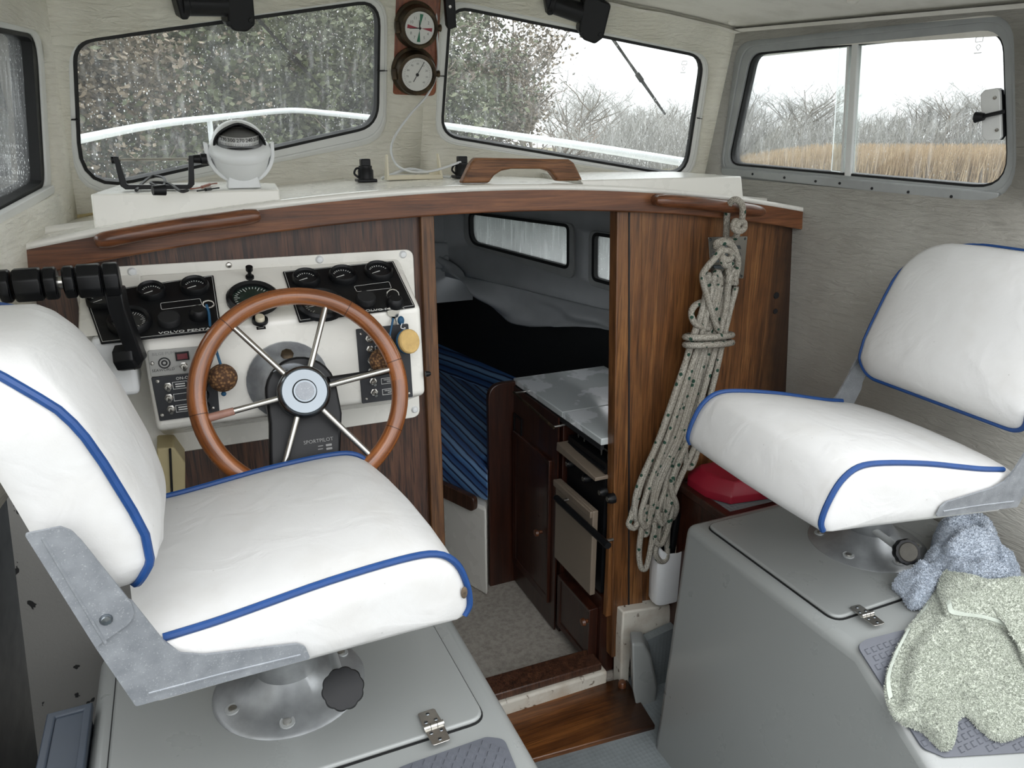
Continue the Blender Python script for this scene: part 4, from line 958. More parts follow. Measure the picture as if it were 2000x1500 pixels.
p = PX(836, 730, .476); mk('side_knob', MB().lathe([(.0065,0),(.0065,.006),(.004,.012),(.0001,.012)], V((.470, p.y, p.z)), (1,0,0), 12), BLACK, con)

# ================================================================== WHEEL, COLUMN, AUTOPILOT
TW = .411; KW = 1.07; WC = V((.171*KW, 1.365*KW, 1.75-.453*KW)); AX = V((0, -math.cos(TW), math.sin(TW)))
FWH = Fr(WC, (1,0,0), (0, math.sin(TW), math.cos(TW)))        # n = AX
sw = empty('steering_wheel', WC-V((0,0,.2)), 'varnished wooden steering wheel with six steel spokes', 'steering wheel')
RC, RR = .1845*KW, .0165*KW
rim = MB(); N = 72; NJ = 14
for k in range(N+1):
    for j_ in range(NJ+1):
        t_, p_ = 2*math.pi*k/N, 2*math.pi*j_/NJ; rim.v.append(FWH.pt((RC+RR*math.cos(p_))*math.cos(t_), (RC+RR*math.cos(p_))*math.sin(t_), RR*1.05*math.sin(p_)))
for k in range(N):
    for j_ in range(NJ):
        a_ = k*(NJ+1)+j_; rim.f.append((a_, a_+NJ+1, a_+NJ+2, a_+1))
ro = mk('rim', rim, WHEEL_WOOD, sw, label='worn varnished wooden rim', angle=180)
uvl = ro.data.uv_layers.new(name='UVMap')
for lp in ro.data.loops:
    k, j_ = divmod(lp.vertex_index, NJ+1); uvl.data[lp.index].uv = (k/N*2*math.pi*RC, j_/NJ*2*math.pi*RR)
for dg in (55, 130, 185, 262, 330, 12): 
    t_ = math.radians(dg); mk('rim_joint', MB().loft([[FWH.pt((RC+(RR+.0003)*math.cos(2*math.pi*j_/14))*math.cos(t_+d_), (RC+(RR+.0003)*math.cos(2*math.pi*j_/14))*math.sin(t_+d_), (RR*1.05+.0003)*math.sin(2*math.pi*j_/14)) for j_ in range(14)] for d_ in (-.0035, .0035)], True, False), plain('rim_glue_line', srgb(58,28,12), .5, 0, .2, 40, 80, .1) if dg == 55 else bpy.data.materials['rim_glue_line'], ro)
for k, dg in enumerate((8, 68, 128, 188, 248, 308)):
    t = math.radians(dg); c, s = math.cos(t), math.sin(t)
    so = mk('spoke', MB().tube([FWH.pt(.044*c, .044*s, .012), FWH.pt((RC-.01)*c, (RC-.01)*s, 0)], .0062, 12), STEEL, sw)
    if dg == 188: mk('tape', MB().tube([FWH.pt(.135*c, .135*s, .0035), FWH.pt((RC-.013)*c, (RC-.013)*s, .0005)], [.0075,.0085], 12), plain('brown_tape', srgb(150,112,98), .45, 0, .2, 60, 120, .2), so, label='brown tape wound on a spoke')
hb = mk('hub', MB().lathe([(.0001,-.02),(.05,-.02),(.0525,-.012),(.0525,.018),(.050,.026),(.045,.030),(.043,.028),(.024,.0275),(.0215,.031),(.0001,.031)], WC, AX, 40), CHROME, sw)
mk('hub_badge', MB().lathe([(.018,.0312),(.018,.0325),(.0001,.0325)], WC, AX, 24), PLATED, hb)
col = empty('steering_column', FD.pt(*FD.px(560,742), 0), 'pitted silver steering boss on the console', 'steering boss')
cc = FD.px(562, 742); O = FD.pt(cc[0], cc[1], 0)
mk('boss', MB().lathe([(.084,0),(.084,.010),(.078,.016),(.066,.030),(.056,.052),(.052,.075),(.0001,.075)], O, FD.n, 36), plain('pitted_alloy', srgb(158,162,166), .4, .6, .3, 26, 70, .4), col)
mk('plug', MB().lathe([(.013,0),(.013,.008),(.010,.010),(.0001,.010)], FD.pt(cc[0]+.0, cc[1]+.060, .036), (FD.n+FD.v*.8).normalized(), 8), BRASS, col)
mk('shaft', MB().tube([O+FD.n*.05, WC-AX*.02], .022, 14), BLACK_DULL, col)
ap = empty('autopilot', WC-AX*.05, 'black wheel pilot unit behind the hub', 'autopilot')
FA = FWH.shifted(0, 0, -.052)
body = [(.0+.071*math.cos(t), .006+.071*math.sin(t)) for t in [math.pi*k/14 for k in range(15)]]
bl, br = FA.px(527, 925, .03), FA.px(664, 912, .03)
body += [(-.071,-.05), (bl[0], bl[1]), (br[0]-.0, br[1]), (.0735,-.05)]
ab = mk('drive_case', MB().prism(body, FA, 0, .034), BLACK, ap, bevel=.006)
a, b = FA.px(622, 861, .034); text('lettering', 'SPORTPILOT', .0105, FA, a, b, GREY_INK, ab, .0345)
for x, y, s in ((626,871,'AUTO'), (626,877,'STBY')):
    a, b = FA.px(x, y, .034); dashes(FA, a, b, .010, .0016, 1, .034, GREY_INK, ab)
for x, y in ((642,869), (643,876)):
    a, b = FA.px(x, y, .034); mk('key', MB().prism(rpoly([(a-.006,b-.0022),(a+.006,b-.0022),(a+.006,b+.0022),(a-.006,b+.0022)], .001), FA, .033, .036), GREY_INK, ab)
mk('torque_arm', MB().tube([PY(640,746,1.46), PY(700,735,1.49), PY(770,722,1.53)], [.011,.009,.007], 8), BLACK, ap)

# ================================================================== THROTTLE
th = empty('throttle', (-.12, 1.5, 1.2), 'black twin grip throttle and gear lever at the port end', 'throttle')
TY = 1.50
def hexbar(p, q, r, n=8, tw=.39):
    p, q = V(p), V(q); d = (q-p).normalized(); x = V((0,0,1)); x = (x-d*x.dot(d)).normalized(); y = d.cross(x)
    R = lambda c, rr: [c+(x*math.cos(2*math.pi*k/n+tw)*1.0+y*math.sin(2*math.pi*k/n+tw)*.9)*rr for k in range(n)]
    return MB().loft([R(p, r*.93), R(p+d*.004, r), R(q-d*.004, r), R(q, r*.93)])
g0, g1 = PY(-90,566,TY), PY(236,544,TY); dg = (g1-g0)
def gpos(x): return g0+dg*((x+90)/326)
for i, (a, b, r) in enumerate([(-6,18,.030),(22,78,.0305),(80,108,.030),(119,144,.030),(146,198,.0315),(200,235,.032)]):
    mk('grip', hexbar(gpos(a), gpos(b), r), BLACK, th, bevel=.003)
mk('grip_pin', MB().tube([gpos(100), gpos(125)], .012, 10), STEEL, th)
l0, l1 = PY(232,570,TY), PY(262,712,TY+.02)
Rl = [V((-.021,0,0)), V((.016,0,0))]
arm = [PY(200,560,TY), PY(238,560,TY), PY(245,600,TY), PY(276,685,TY+.015), PY(282,700,TY+.02), PY(262,722,TY+.02), PY(246,690,TY+.015), PY(212,606,TY)]
mk('lever', MB().loft([[p+V((0,-.012,0)) for p in arm], [p+V((.006,.018,0)) for p in arm]]), BLACK, th, bevel=.004)
e0 = PY(262,692,TY+.02); mk('pivot_cap', MB().lathe([(.026,-.03),(.026,.0),(.024,.006),(.0001,.006)], e0+V((0,0,-.004)), (.9,-.3,.1), 8), BLACK, th, bevel=.002)
mk('control_box', MB().box((-.15, 1.625, 1.33), (.07, .13, .12)), WHITE_P, th, bevel=.01)
cbx = empty('binnacle_cover', (-.06, 1.66, .9), 'pale cream ribbed cover below the console', 'cover')
q = [PY(306,876,1.66), PY(340,874,1.66), PY(362,905,1.66), PY(362,985,1.66), PY(306,995,1.66)]
mk('cover_half', MB().loft([q, [p+V((.0,.09,0)) for p in q]]), plain('cream_board', srgb(196,182,140), .6, 0, .08, 12, 50, .05), cbx, bevel=.004)
mk('joint', MB().tube([PY(332,876,1.656), PY(337,985,1.656)], .0025, 6), BLACK_DULL, cbx)

# ================================================================== KEYS AND CORK FLOATS
k1 = empty('ignition_key', PY(430,740,1.545), 'ignition key with a blue cord and a cork ball', 'keys', 'engine keys')
mk('key_ring', MB().tube([PY(407+11*math.cos(t*.5236), 594+7*math.sin(t*.5236), 1.60) for t in range(12)], .0017, 6, True), STEEL, k1)
cs = catmull([PY(403,595,1.60), PY(408,612,1.59), PY(411,640,1.57), PY(417,662,1.552), PY(424,690,1.54), PY(432,715,1.537)], 6)
mk('cord', MB().tube(cs, .0028, 8), BLUE_CORD, k1)
mk('cork_ball', MB().sphere(PY(435,738,1.535), .0285, 20, 14), CORK, k1)
mk('cord_end', MB().sphere(PY(437,769,1.537), .0052, 8, 6), BLUE_CORD, k1)
k2 = empty('ignition_key', PY(790,690,1.52), 'silver key with a round cork disc float on the starboard ring', 'keys', 'engine keys')
mk('key_ring', MB().tube([PY(767+12*math.cos(t*.5236), 576+11*math.sin(t*.5236), 1.60) for t in range(12)], .0014, 6, True), STEEL, k2)
mk('split_ring', MB().tube([PY(768+5*math.cos(t*.5236), 594+9*math.sin(t*.5236), 1.59) for t in range(12)], .0013, 6, True), STEEL, k2)
kf = Fr((0, 1.575, 0), (1,0,0), (0,0,1)); hd = rpoly([kf.px(*p) for p in [(755,602),(764,599),(776,600),(780,606),(777,618),(769,622),(757,615)]], .002)
mk('key_head', MB().prism(hd, kf, 0, .0025), STEEL, k2)
bl_ = [kf.px(*p) for p in [(763,618),(771,618),(776,636),(773,640),(777,647),(775,651),(774,648),(770,640),(766,628)]]; mk('key_blade', MB().prism(bl_, kf, 0, .0025), STEEL, k2)
mk('bead', MB().sphere(PY(783,626,1.56), .0085, 10, 8, (.9,.9,1.2)), BLUE_CORD, k2)
mk('string', MB().tube(catmull([PY(786,630,1.555), PY(783,640,1.55), PY(792,643,1.55)], 4), .001, 5), WHITE_P, k2)
pc = PY(797,667,1.535); fd = mk('cork_disc', MB().lathe([(.0001,-.009),(.024,-.009),(.027,-.006),(.027,.006),(.0245,.009),(.0001,.009)], pc, (.35,-.9,.25), 20), plain('pale_cork', srgb(196,164,104), .8, 0, .15, 60, 160, .3), k2)
mk('blue_edge', MB().lathe([(.0272,-.008),(.0278,-.006),(.0278,-.001),(.0272,0)], pc, (.35,-.9,.25), 20), BLUE_CORD, fd)
k3 = empty('float_key', PY(745,705,1.545), 'cork ball float hanging behind the wheel rim', 'keys', 'engine keys')
mk('cork_ball', MB().sphere(PY(746,704,1.535), .0275, 18, 12), CORK, k3); mk('cord', MB().tube([PY(768,622,1.57), PY(760,660,1.545), PY(750,682,1.537)], .0024, 6), BLUE_CORD, k3)

# ================================================================== ON THE SHELF
PT = 1.643
cy = 1.86
cm = empty('compass', PY(470,369,cy), 'white steering compass in a cradle bracket', 'compass')
c0_ = PY(469,303,cy); R = .0655; tl = (0, -.42, .9)
mk('bowl', MB().lathe([(.0001,-.064),(.025,-.060),(.045,-.046),(.058,-.024),(.0635,0),(.0645,.004)], c0_, (0,-.12,.99), 36), WHITE_P, cm)
mk('collar', MB().lathe([(.0648,.003),(.0675,.008),(.068,.016),(.064,.024),(.058,.029),(.050,.031),(.047,.028)], c0_, (0,-.12,.99), 36), WHITE_P, cm)
def hood(u, v, dr=0):   # white dome over the back with an arched opening to the front
    e = math.radians(90*v); h = math.radians(70)*math.sqrt(max(0, 1-(v/.78)**2)) if v < .78 else 0
    a = lerp(h, 2*math.pi-h, u); r = .057+dr
    return c0_+V((r*math.cos(e)*math.sin(a), .002-r*math.cos(e)*math.cos(a), .026+(.050+dr)*math.sin(e)))
mk('hood', MB().grid(hood, 40, 20), WHITE_P, cm, solid=.003)
mk('hood_rim', MB().tube([hood(0, k/24*.78) for k in range(25)]+[hood(1, (24-k)/24*.78) for k in range(25)], .0028, 8), BLACK, cm)
crd = mk('card', MB().loft([[c0_+V((.045*math.sin(a), .004-.043*math.cos(a), .030+z)) for a in [math.radians(-72+144*k/16) for k in range(17)]] for z in (0,.019)], False, False), WHITE_INK, cm, label='white compass card with bearings')
for k, s in enumerate(['330','300','270','240','210']):
    a = math.radians(-48+24*k); p = c0_+V((.0456*math.sin(a), .004-.0436*math.cos(a), .0425)); f = Fr(p, (math.cos(a), math.sin(a), 0), (0,0,1)); text('card_figures', s, .0115, f, 0, 0, BLACK_INK, crd, .0003)
tk = MB()
for k in range(29):
    a = math.radians(-66+132*k/28); p = c0_+V((.0454*math.sin(a), .004-.0434*math.cos(a), .0305)); tk.box(p+V((0,0,.0022)), (.0007,.0006,.0045 if k % 2 else .003))
mk('card_ticks', tk, BLACK_INK, crd)
mk('card_top', MB().lathe([(.0001,.0245),(.030,.0225),(.0435,.0185)], c0_+V((0,.004,.030)), (0,0,1), 24), GREY_INK, crd)
mk('card_cavity', MB().lathe([(.0001,-.004),(.043,-.004),(.046,.002)], c0_+V((0,.004,.026)), (0,-.1,.99), 24), BLACK, cm)
t = NT('clear_dome'); tr = t.n('ShaderNodeBsdfTransparent'); gl = t.n('ShaderNodeBsdfGlossy'); gl.inputs['Roughness'].default_value = .03; fz = t.n('ShaderNodeFresnel'); mxs = t.n('ShaderNodeMixShader'); t.l(fz.outputs[0], mxs.inputs[0]); t.l(tr.outputs[0], mxs.inputs[1]); t.l(gl.outputs[0], mxs.inputs[2]); t.l(mxs.outputs[0], t.o.inputs[0]); DOME = t.m
mk('dome', MB().grid(lambda u, v: hood(-u*0+0, 0) if False else c0_+V((.0545*math.cos(math.radians(88*v))*math.sin(math.radians(-66+132*u)), .002-.0545*math.cos(math.radians(88*v))*math.cos(math.radians(-66+132*u)), .026+.047*math.sin(math.radians(88*v)))), 16, 12), DOME, cm)
ar = []
for k in range(21):
    t_ = math.radians(188+164*k/20); ar.append(c0_+V((.0745*math.cos(t_), 0, .01+.0745*math.sin(t_))))
ar = [ar[0]+V((-.001,0,.03))]+ar+[ar[-1]+V((.001,0,.03))]
mk('cradle', MB().loft([[p+V((0,-.016,0)), p+V((0,.016,0)), p+(c0_-p).normalized()*.009+V((0,.016,0)), p+(c0_-p).normalized()*.009+V((0,-.016,0))] for p in ar]), WHITE_P, cm, bevel=.002)
mk('foot', MB().loft([[V((c0_.x+a*.036, cy+b*.034, PT)) for a, b in ((-1,-1),(1,-1),(1,1),(-1,1))], [V((c0_.x+a*.031, cy+b*.028, PT+.026)) for a, b in ((-1,-1),(1,-1),(1,1),(-1,1))]]), WHITE_P, cm, bevel=.003)
# the compass head is tipped towards the helmsman in its cradle
Mt = Matrix.Translation(c0_) @ Matrix.Rotation(math.radians(15), 4, 'X') @ Matrix.Translation(-c0_)
for ch in list(cm.children_recursive):
    if ch.name.split('.')[0] not in ('cradle', 'foot'): o_ = WL[ch.name]; ch.data.transform(Matrix.Translation(-o_) @ Mt @ Matrix.Translation(o_))
# black instrument bracket
by = 1.85
bk = empty('mounting_bracket', PY(305,373,by), 'empty black U shaped mounting bracket with a clamp rod', 'bracket')
u_ = [PY(222,308,by), PY(236,365,by), PY(246,372,by), PY(372,371,by), PY(380,362,by), PY(378,306,by)]
dz = PT-u_[2].z+.003
u_ = [p+V((0,0,dz)) for p in u_]
mk('bracket_strap', MB().loft([[p+V((0,-.014,0)), p+V((0,.014,0)), p+q+V((0,.014,0)), p+q+V((0,-.014,0))] for p, q in zip(u_, [V((.009,0,.0)),V((.012,0,.004)),V((.008,0,.009)),V((-.004,0,.009)),V((-.012,0,.004)),V((-.010,0,0))])]), BLACK, bk, bevel=.0015)
rd = [PY(226,315,by)+V((0,0,dz)), PY(378,313,by)+V((0,0,dz))]
mk('clamp_rod', MB().tube(rd, .0032, 8), STEEL, bk)
mk('clamp_knob', MB().tube([rd[1], rd[1]+V((.014,0,0)), rd[1]+V((.016,0,0)), rd[1]+V((.028,0,0))], [.009,.010,.0125,.0125], 12), BLACK, bk); mk('rod_end', MB().tube([rd[0]-V((.008,0,0)), rd[0]+V((.004,0,0))], .008, 10), BLACK, bk)
cb = empty('cable_plug', PY(305,365,1.9), 'coiled black cable with a round plug lying in the bracket', 'cable')
pth = catmull([PZ(266,372,PT+.004), PZ(280,362,PT+.004)+V((0,0,.006)), PZ(300,358,PT+.004)+V((0,.0,.016)), PZ(322,360,PT+.004)+V((0,0,.014)), PZ(318,369,PT+.004)+V((0,0,.004)), PZ(296,366,PT+.004)+V((0,0,.01)), PZ(330,366,PT+.004)+V((0,0,.008)), PZ(352,373,PT+.004), PZ(366,372,PT+.004)], 6)
mk('cable', MB().tube(pth, .0034, 6), RUBBER, cb); mk('plug', MB().tube([PZ(298,372,PT+.009), PZ(322,371,PT+.009)], [.0095,.011], 12), BLACK, cb)
for i, (pts, m, lab) in enumerate([([(372,369),(392,366),(410,360),(424,358)], plain('red_wire', srgb(150,86,66), .6, 0, .1, 20, 60, 0), 'loose red wire with a crimp beside the compass'), ([(385,373),(400,371),(412,369),(428,367)], BLACK, 'loose black wire with a crimp beside the compass')]):
    w_ = empty('loose_wire', PZ(*pts[1], PT), lab, 'wire', 'loose wires'); P = [PZ(*q, PT+.003) for q in pts]
    mk('wire', MB().tube(catmull(P, 5), .0016, 6), m, w_); mk('crimp', MB().tube([P[1].lerp(P[2], .1), P[2]], .0032, 8), m, w_)
# teak hatch handle
hy = 1.80
FH = Fr((0, hy, 0), (1,0,0), (0,0,1)); ho = [FH.px(*p) for p in [(902,358),(921,318),(930,308),(1112,311),(1122,318),(1139,361)]]
hi = [FH.px(*p) for p in [(956,358),(966,343),(980,334),(1000,330),(1060,330),(1076,335),(1084,345),(1090,360)]]
zz = shelf_z(.8)+.006; full = [ho[0], ho[1], ho[2], ho[3], ho[4], ho[5]] + list(reversed(hi))
full = [(x, max(z, zz)) if z < zz+.012 else (x, z) for x, z in full]
hd_ = mk('teak_handle', MB().prism(full, FH, -.03, .0), TEAK_WORN, bevel=.006, label='worn teak grab handle standing on the shelf', cat='handle')
# cream cradle, sockets, cables
ry = 2.06
cr_ = empty('cream_cradle', PY(810,352,ry), 'small cream plastic cradle with two upright horns', 'cradle')
zz = shelf_z(.6)+.005
b0_, b1_ = PY(758,352,ry), PY(863,350,ry)
mk('cradle_base', MB().box(((b0_.x+b1_.x)/2, ry+.015, zz+.006), (b1_.x-b0_.x, .04, .012)), CREAM_P, cr_, bevel=.002)
for p, q in ((PY(757,302,ry), b0_), (PY(857,300,ry), b1_)): mk('horn', MB().loft([[V((q.x-.003, ry-.004, zz)), V((q.x+.003, ry-.004, zz)), V((q.x+.003, ry+.03, zz)), V((q.x-.003, ry+.03, zz))], [V((p.x-.002, ry+.004, p.z)), V((p.x+.002, ry+.004, p.z)), V((p.x+.002, ry+.016, p.z)), V((p.x-.002, ry+.016, p.z))]]), CREAM_P, cr_, bevel=.001)
for i, (x, lab) in enumerate([(715, 'black power socket with an open cap beside the cream cradle'), (903, 'black power socket between the cream cradle and the teak handle')]):
    p = PY(x, 353, 2.07); zz = shelf_z(p.x)+.005; s_ = empty('power_socket', V((p.x, 2.07, zz)), lab, 'socket', 'power sockets')
    c = V((p.x, 2.07, zz)); mk('flange', MB().box(c+V((0,0,.004)), (.052,.045,.008)), BLACK, s_, bevel=.002)
    mk('socket_body', MB().lathe([(.021,0),(.021,.03),(.018,.034),(.018,.042),(.0001,.042)], c, (0,0,1), 16), BLACK, s_)
    mk('socket_cap', MB().box(c+V((0,0,.050)), (.026,.024,.020)), BLACK, s_, bevel=.003); mk('cap_strap', MB().tube(catmull([c+V((-.02,0,.012)), c+V((-.031,-.002,.022)), c+V((-.026,-.002,.034)), c+V((-.016,0,.036))], 4), .003, 6), BLACK, s_)
wc = empty('white_cable', PY(800,340,2.09), 'thin white cable looping down from the clock plaque to the shelf', 'cable')
pth = catmull([PY(851,-20,2.19), PY(853,60,2.21), PY(855,130,2.23), PY(838,180,2.25), PY(800,225,2.26), PY(772,265,2.25), PY(764,295,2.2), PY(775,322,2.15), PY(800,335,2.10), PY(830,336,2.07), PY(860,330,2.06), PY(900,316,2.06)], 8)
mk('cable', MB().tube(pth, .0034, 8), WHITE_P, wc)
co = [PY(745+0,349,2.12), PY(765,341,2.12), PY(800,330,2.14), PY(840,338,2.12), PY(855,345,2.1), PY(820,345,2.1), PY(770,345,2.11), PY(750,346,2.12), PY(780,343,2.13), PY(835,343,2.12), PY(880,346,2.08)]
mk('cable_coil', MB().tube(catmull(co, 8), .0038, 8), WHITE_P, wc); mk('plug_end', MB().tube([PY(838,341,2.08), PY(858,337,2.075)], .006, 8), CREAM_P, wc)

# ================================================================== GRAB RAILS ON THE BEAM
def rail(px, lab):
    P = [PY(x, y, 1.688) for x, y in px]; root = empty('grab_rail', P[1], lab, 'rail', 'teak grab rails')
    pth = catmull(P, 8); n = len(pth); rad = [.0165*min(1, .72+2.4*min(i, n-1-i)/n) for i in range(n)]; rad[0] = rad[-1] = .008
    mk('rail', MB().tube(pth, rad, 12), TEAK_RAIL, root)
    for t in (.12, .88):
        q = pth[int(t*(n-1))]; mk('rail_foot', MB().tube([q, V((q.x, BY-.034, q.z))], .015, 10), TEAK_RAIL, root)
rail([(186,473),(250,460),(350,442),(440,430),(508,420)], 'teak grab rail on the beam above the helm console')
rail([(1281,391),(1340,395),(1420,404),(1492,414)], 'reddish teak grab rail carrying the rope')

# ================================================================== CLOCK PLAQUE ON THE CENTRE PILLAR
FK = Fr(Bc+V((0,-.05,0)), (1,0,0), (0, -math.sin(RK), math.cos(RK)))
pq = empty('instrument_plaque', FK.pt(*FK.px(805,180)), 'varnished plaque with a brass clock above a brass barometer', 'plaque')
mk('backboard', MB().prism(rpoly([FK.px(*p) for p in [(766,-45),(861,-45),(849,186),(759,182)]], [.02,.02,.02,.02]), FK, 0, .014), wood('plaque_wood', srgb(92,42,20), srgb(138,72,38), srgb(158,92,52), 2, 1.4, .4, .3, .4, .25), pq, bevel=.004)
def ship_dial(x, y, rpx, x2, y2, nm):
    a, b = FK.px(x2, y2, .014); a1, b1 = FK.px(x, y, .055); r = abs(FK.px(x+rpx, y, .05)[0]-FK.px(x, y, .05)[0])
    O = FK.pt(a, b, .014); ax = (FK.pt(a1, b1, .055)-O)
    ax = FK.n
    O = FK.pt(a1, b1, .014)
    c = mk(nm+'_case', MB().lathe([(r*1.50,0),(r*1.50,.006),(r*1.34,.010),(r*1.34,.034),(r*1.26,.044),(r*1.08,.045),(r*1.0,.040)], O, ax, 36), BRASS, pq)
    face = mk(nm+'_face', MB().lathe([(.0001,.0405),(r*1.02,.0405),(r*1.02,.038)], O, ax, 36), WHITE_INK, c)
    hg = mk('hinge', MB().box(FK.pt(a1-r*1.42, b1-.004, .04), (.014,.012,.03)), BRASS, c, bevel=.002); mk('thumb_nut', MB().tube([FK.pt(a1+r*1.3, b1, .036), FK.pt(a1+r*1.62, b1, .036)], [.007,.010], 8), BRASS, c)
    return c, face, (a1, b1, r, .0547)
c, f_, (a, b, r, h) = ship_dial(820, 55, 28, 812, 48, 'clock')
for dg, m in ((84, GREEN_INK), (-93, GREEN_INK), (175, RED_INK), (-5, RED_INK)):
    t_ = math.radians(dg); p, q = V((math.cos(t_), math.sin(t_))), V((-math.sin(t_), math.cos(t_))); o_ = V((a, b))
    mk('silence_sector', MB().prism([o_+p*r*.12, o_+p*r*.86-q*r*.12, o_+p*r*.86+q*r*.12], FK, h, h+.0006), m, f_)
tk = MB()
for k in range(12):
    t_ = math.radians(30*k)
    if k % 3: text('numerals', str((15-k-1) % 12+1), r*.26, FK, a+r*.68*math.cos(t_), b+r*.68*math.sin(t_), GREY_INK, f_, h)
for dg, L, w_ in ((98, .5, .05), (184, .72, .035)):
    t_ = math.radians(dg); p, q = V((math.cos(t_), math.sin(t_))), V((-math.sin(t_), math.cos(t_))); o_ = V((a, b)); mk('hand', MB().prism([o_-p*r*.1-q*r*w_, o_+p*r*L-q*r*.01, o_+p*r*L+q*r*.01, o_-p*r*.1+q*r*w_], FK, h+.001, h+.0016), BLACK_INK, f_)
c, f_, (a, b, r, h) = ship_dial(815, 146, 29, 808, 140, 'barometer')
for k in range(40):
    t_ = math.radians(235-290*k/39); p, q = V((math.cos(t_), math.sin(t_))), V((-math.sin(t_), math.cos(t_))); tk.prism([V((a,b))+p*r*.8-q*r*.008, V((a,b))+p*r*.9-q*r*.008, V((a,b))+p*r*.9+q*r*.008, V((a,b))+p*r*.8+q*r*.008], FK, h, h+.0003)
mk('scale_marks', tk, GREY_INK, f_)
for k in range(9):
    t_ = math.radians(225-33.75*k); text('numerals', str(960+10*k)[-2:], r*.17, FK, a+r*.66*math.cos(t_), b+r*.66*math.sin(t_), GREY_INK, f_, h)
for dg, L, L2_, w_ in ((62, .9, .5, .03),):
    t_ = math.radians(dg); p, q = V((math.cos(t_), math.sin(t_))), V((-math.sin(t_), math.cos(t_))); o_ = V((a, b)); mk('pointer', MB().prism([o_-p*r*L2_-q*r*.02, o_+p*r*L-q*r*.012, o_+p*r*L+q*r*.012, o_-p*r*L2_+q*r*.02], FK, h+.001, h+.0018), BLACK_INK, f_)
mk('pointer_boss', MB().lathe([(r*.1,0),(r*.1,.002),(.0001,.002)], FK.pt(a, b, h+.001), FK.n, 14), BLACK_INK, f_)
hc = mk('handset_clip', MB().prism(rpoly([FK.px(*p, .03) for p in [(866,-20),(886,-20),(890,52),(875,57),(871,50)]], .004), FK, .02, .04), BLACK, bevel=.003, label='black clip hanging beside the clock plaque', cat='clip')
a, b = FK.px(879, 13, .04); mk('clip_screw', MB().lathe([(.0001,.002),(.004,.0015),(.005,0)], FK.pt(a, b, .04), FK.n, 10), STEEL, hc)
# ================================================================== WIPER MOTORS
def motor(fr, A, B, gear, bolts, lab):
    root = empty('wiper_motor', fr.pt(*fr.px(*A, .05), .05), lab, 'wiper motor', 'wiper motors')
    a, b = V(fr.px(*A, .055)), V(fr.px(*B, .055)); p, q = fr.pt(a.x, a.y, .055), fr.pt(b.x, b.y, .055)
    mk('motor_can', MB().tube([p, p.lerp(q, .12), p.lerp(q, .14), q], [.028,.030,.027,.027], 18), BLACK, root)
    g = [fr.px(*x, .06) for x in gear]; gb_ = mk('gear_case', MB().prism(rpoly(g, .014), fr, .028, .078), BLACK, root, bevel=.005)
    for x in bolts:
        u, v_ = fr.px(*x, .078); mk('bolt', MB().lathe([(.006,0),(.006,.004),(.0001,.005)], fr.pt(u, v_, .077), fr.n, 8), BLACK, gb_)
    bk_ = [p-fr.n*.0+fr.v*.05, p+fr.u*.02+fr.v*.05]; mk('end_bracket', MB().prism(rpoly([(a.x-.028, a.y+.06), (a.x+.01, a.y+.06), (a.x+.012, a.y-.03), (a.x-.004, a.y-.032)], .006), fr, .03, .075), BLACK, root, bevel=.004)
motor(FP, (352,6), (440,8), [(438,-30),(488,-30),(494,46),(478,60),(452,58),(441,46)], [(446,46),(490,40)], 'black wiper motor above the port windscreen')
motor(FS, (1072,4), (1135,26), [(1141,-15),(1192,6),(1176,72),(1160,84),(1138,76),(1128,58)], [(1135,66),(1172,68)], 'black wiper motor above the starboard windscreen')
# ================================================================== SEAT BOXES
BZ = .75
def lidbox(q, z, mat, parent, r=.03, h=.010):
    fr = Fr((0, 0, z), (1,0,0), (0,1,0)); o = rpoly(q, r)
    mk('lid_gap', MB().prism(offset(o, .0028), fr, -.002, .0015), RUBBER, parent)
    return mk('lid', MB().prism(o, fr, 0, h), mat, parent, bevel=.006)
def hinge(O, u, parent, tilt=0, s=1.0):
    """two leaves and a knuckle; u runs along the pin, v points aft and down by tilt"""
    u = V(u).normalized(); v1 = V((-u.y, u.x, 0)); n = V((0,0,1)); v2 = (-v1*math.cos(tilt)-n*math.sin(tilt))
    root = mk('hinge', MB().tube([O-u*.016*s+n*.004, O+u*.016*s+n*.004], .0048*s, 12), STEEL, parent)
    for nm, vv in (('leaf', v1), ('leaf', v2)):
        fr = Fr(O, u, vv); nn = fr.n if fr.n.z > 0 else -fr.n; fr.n = nn
        lf = mk(nm, MB().prism(rpoly([(-.0155*s,.003),(.0155*s,.003),(.014*s,.036*s),(-.014*s,.036*s)], [0,0,.005,.005]), fr, .0008, .0032), STEEL, root, bevel=.0008)
        for a, b in ((-.008,.012),(.008,.012),(0,.028)):
            mk('screw', MB().lathe([(.0001,.0014),(.0028,.001),(.0036,0)], fr.pt(a*s, b*s, .0032), nn, 8), CHROME, lf)
    for k in (-.0053, .0053): mk('knuckle_gap', MB().tube([O+u*(k-.0004)*s+n*.004, O+u*(k+.0004)*s+n*.004], .00505*s, 12), BLACK_DULL, root)
    return root
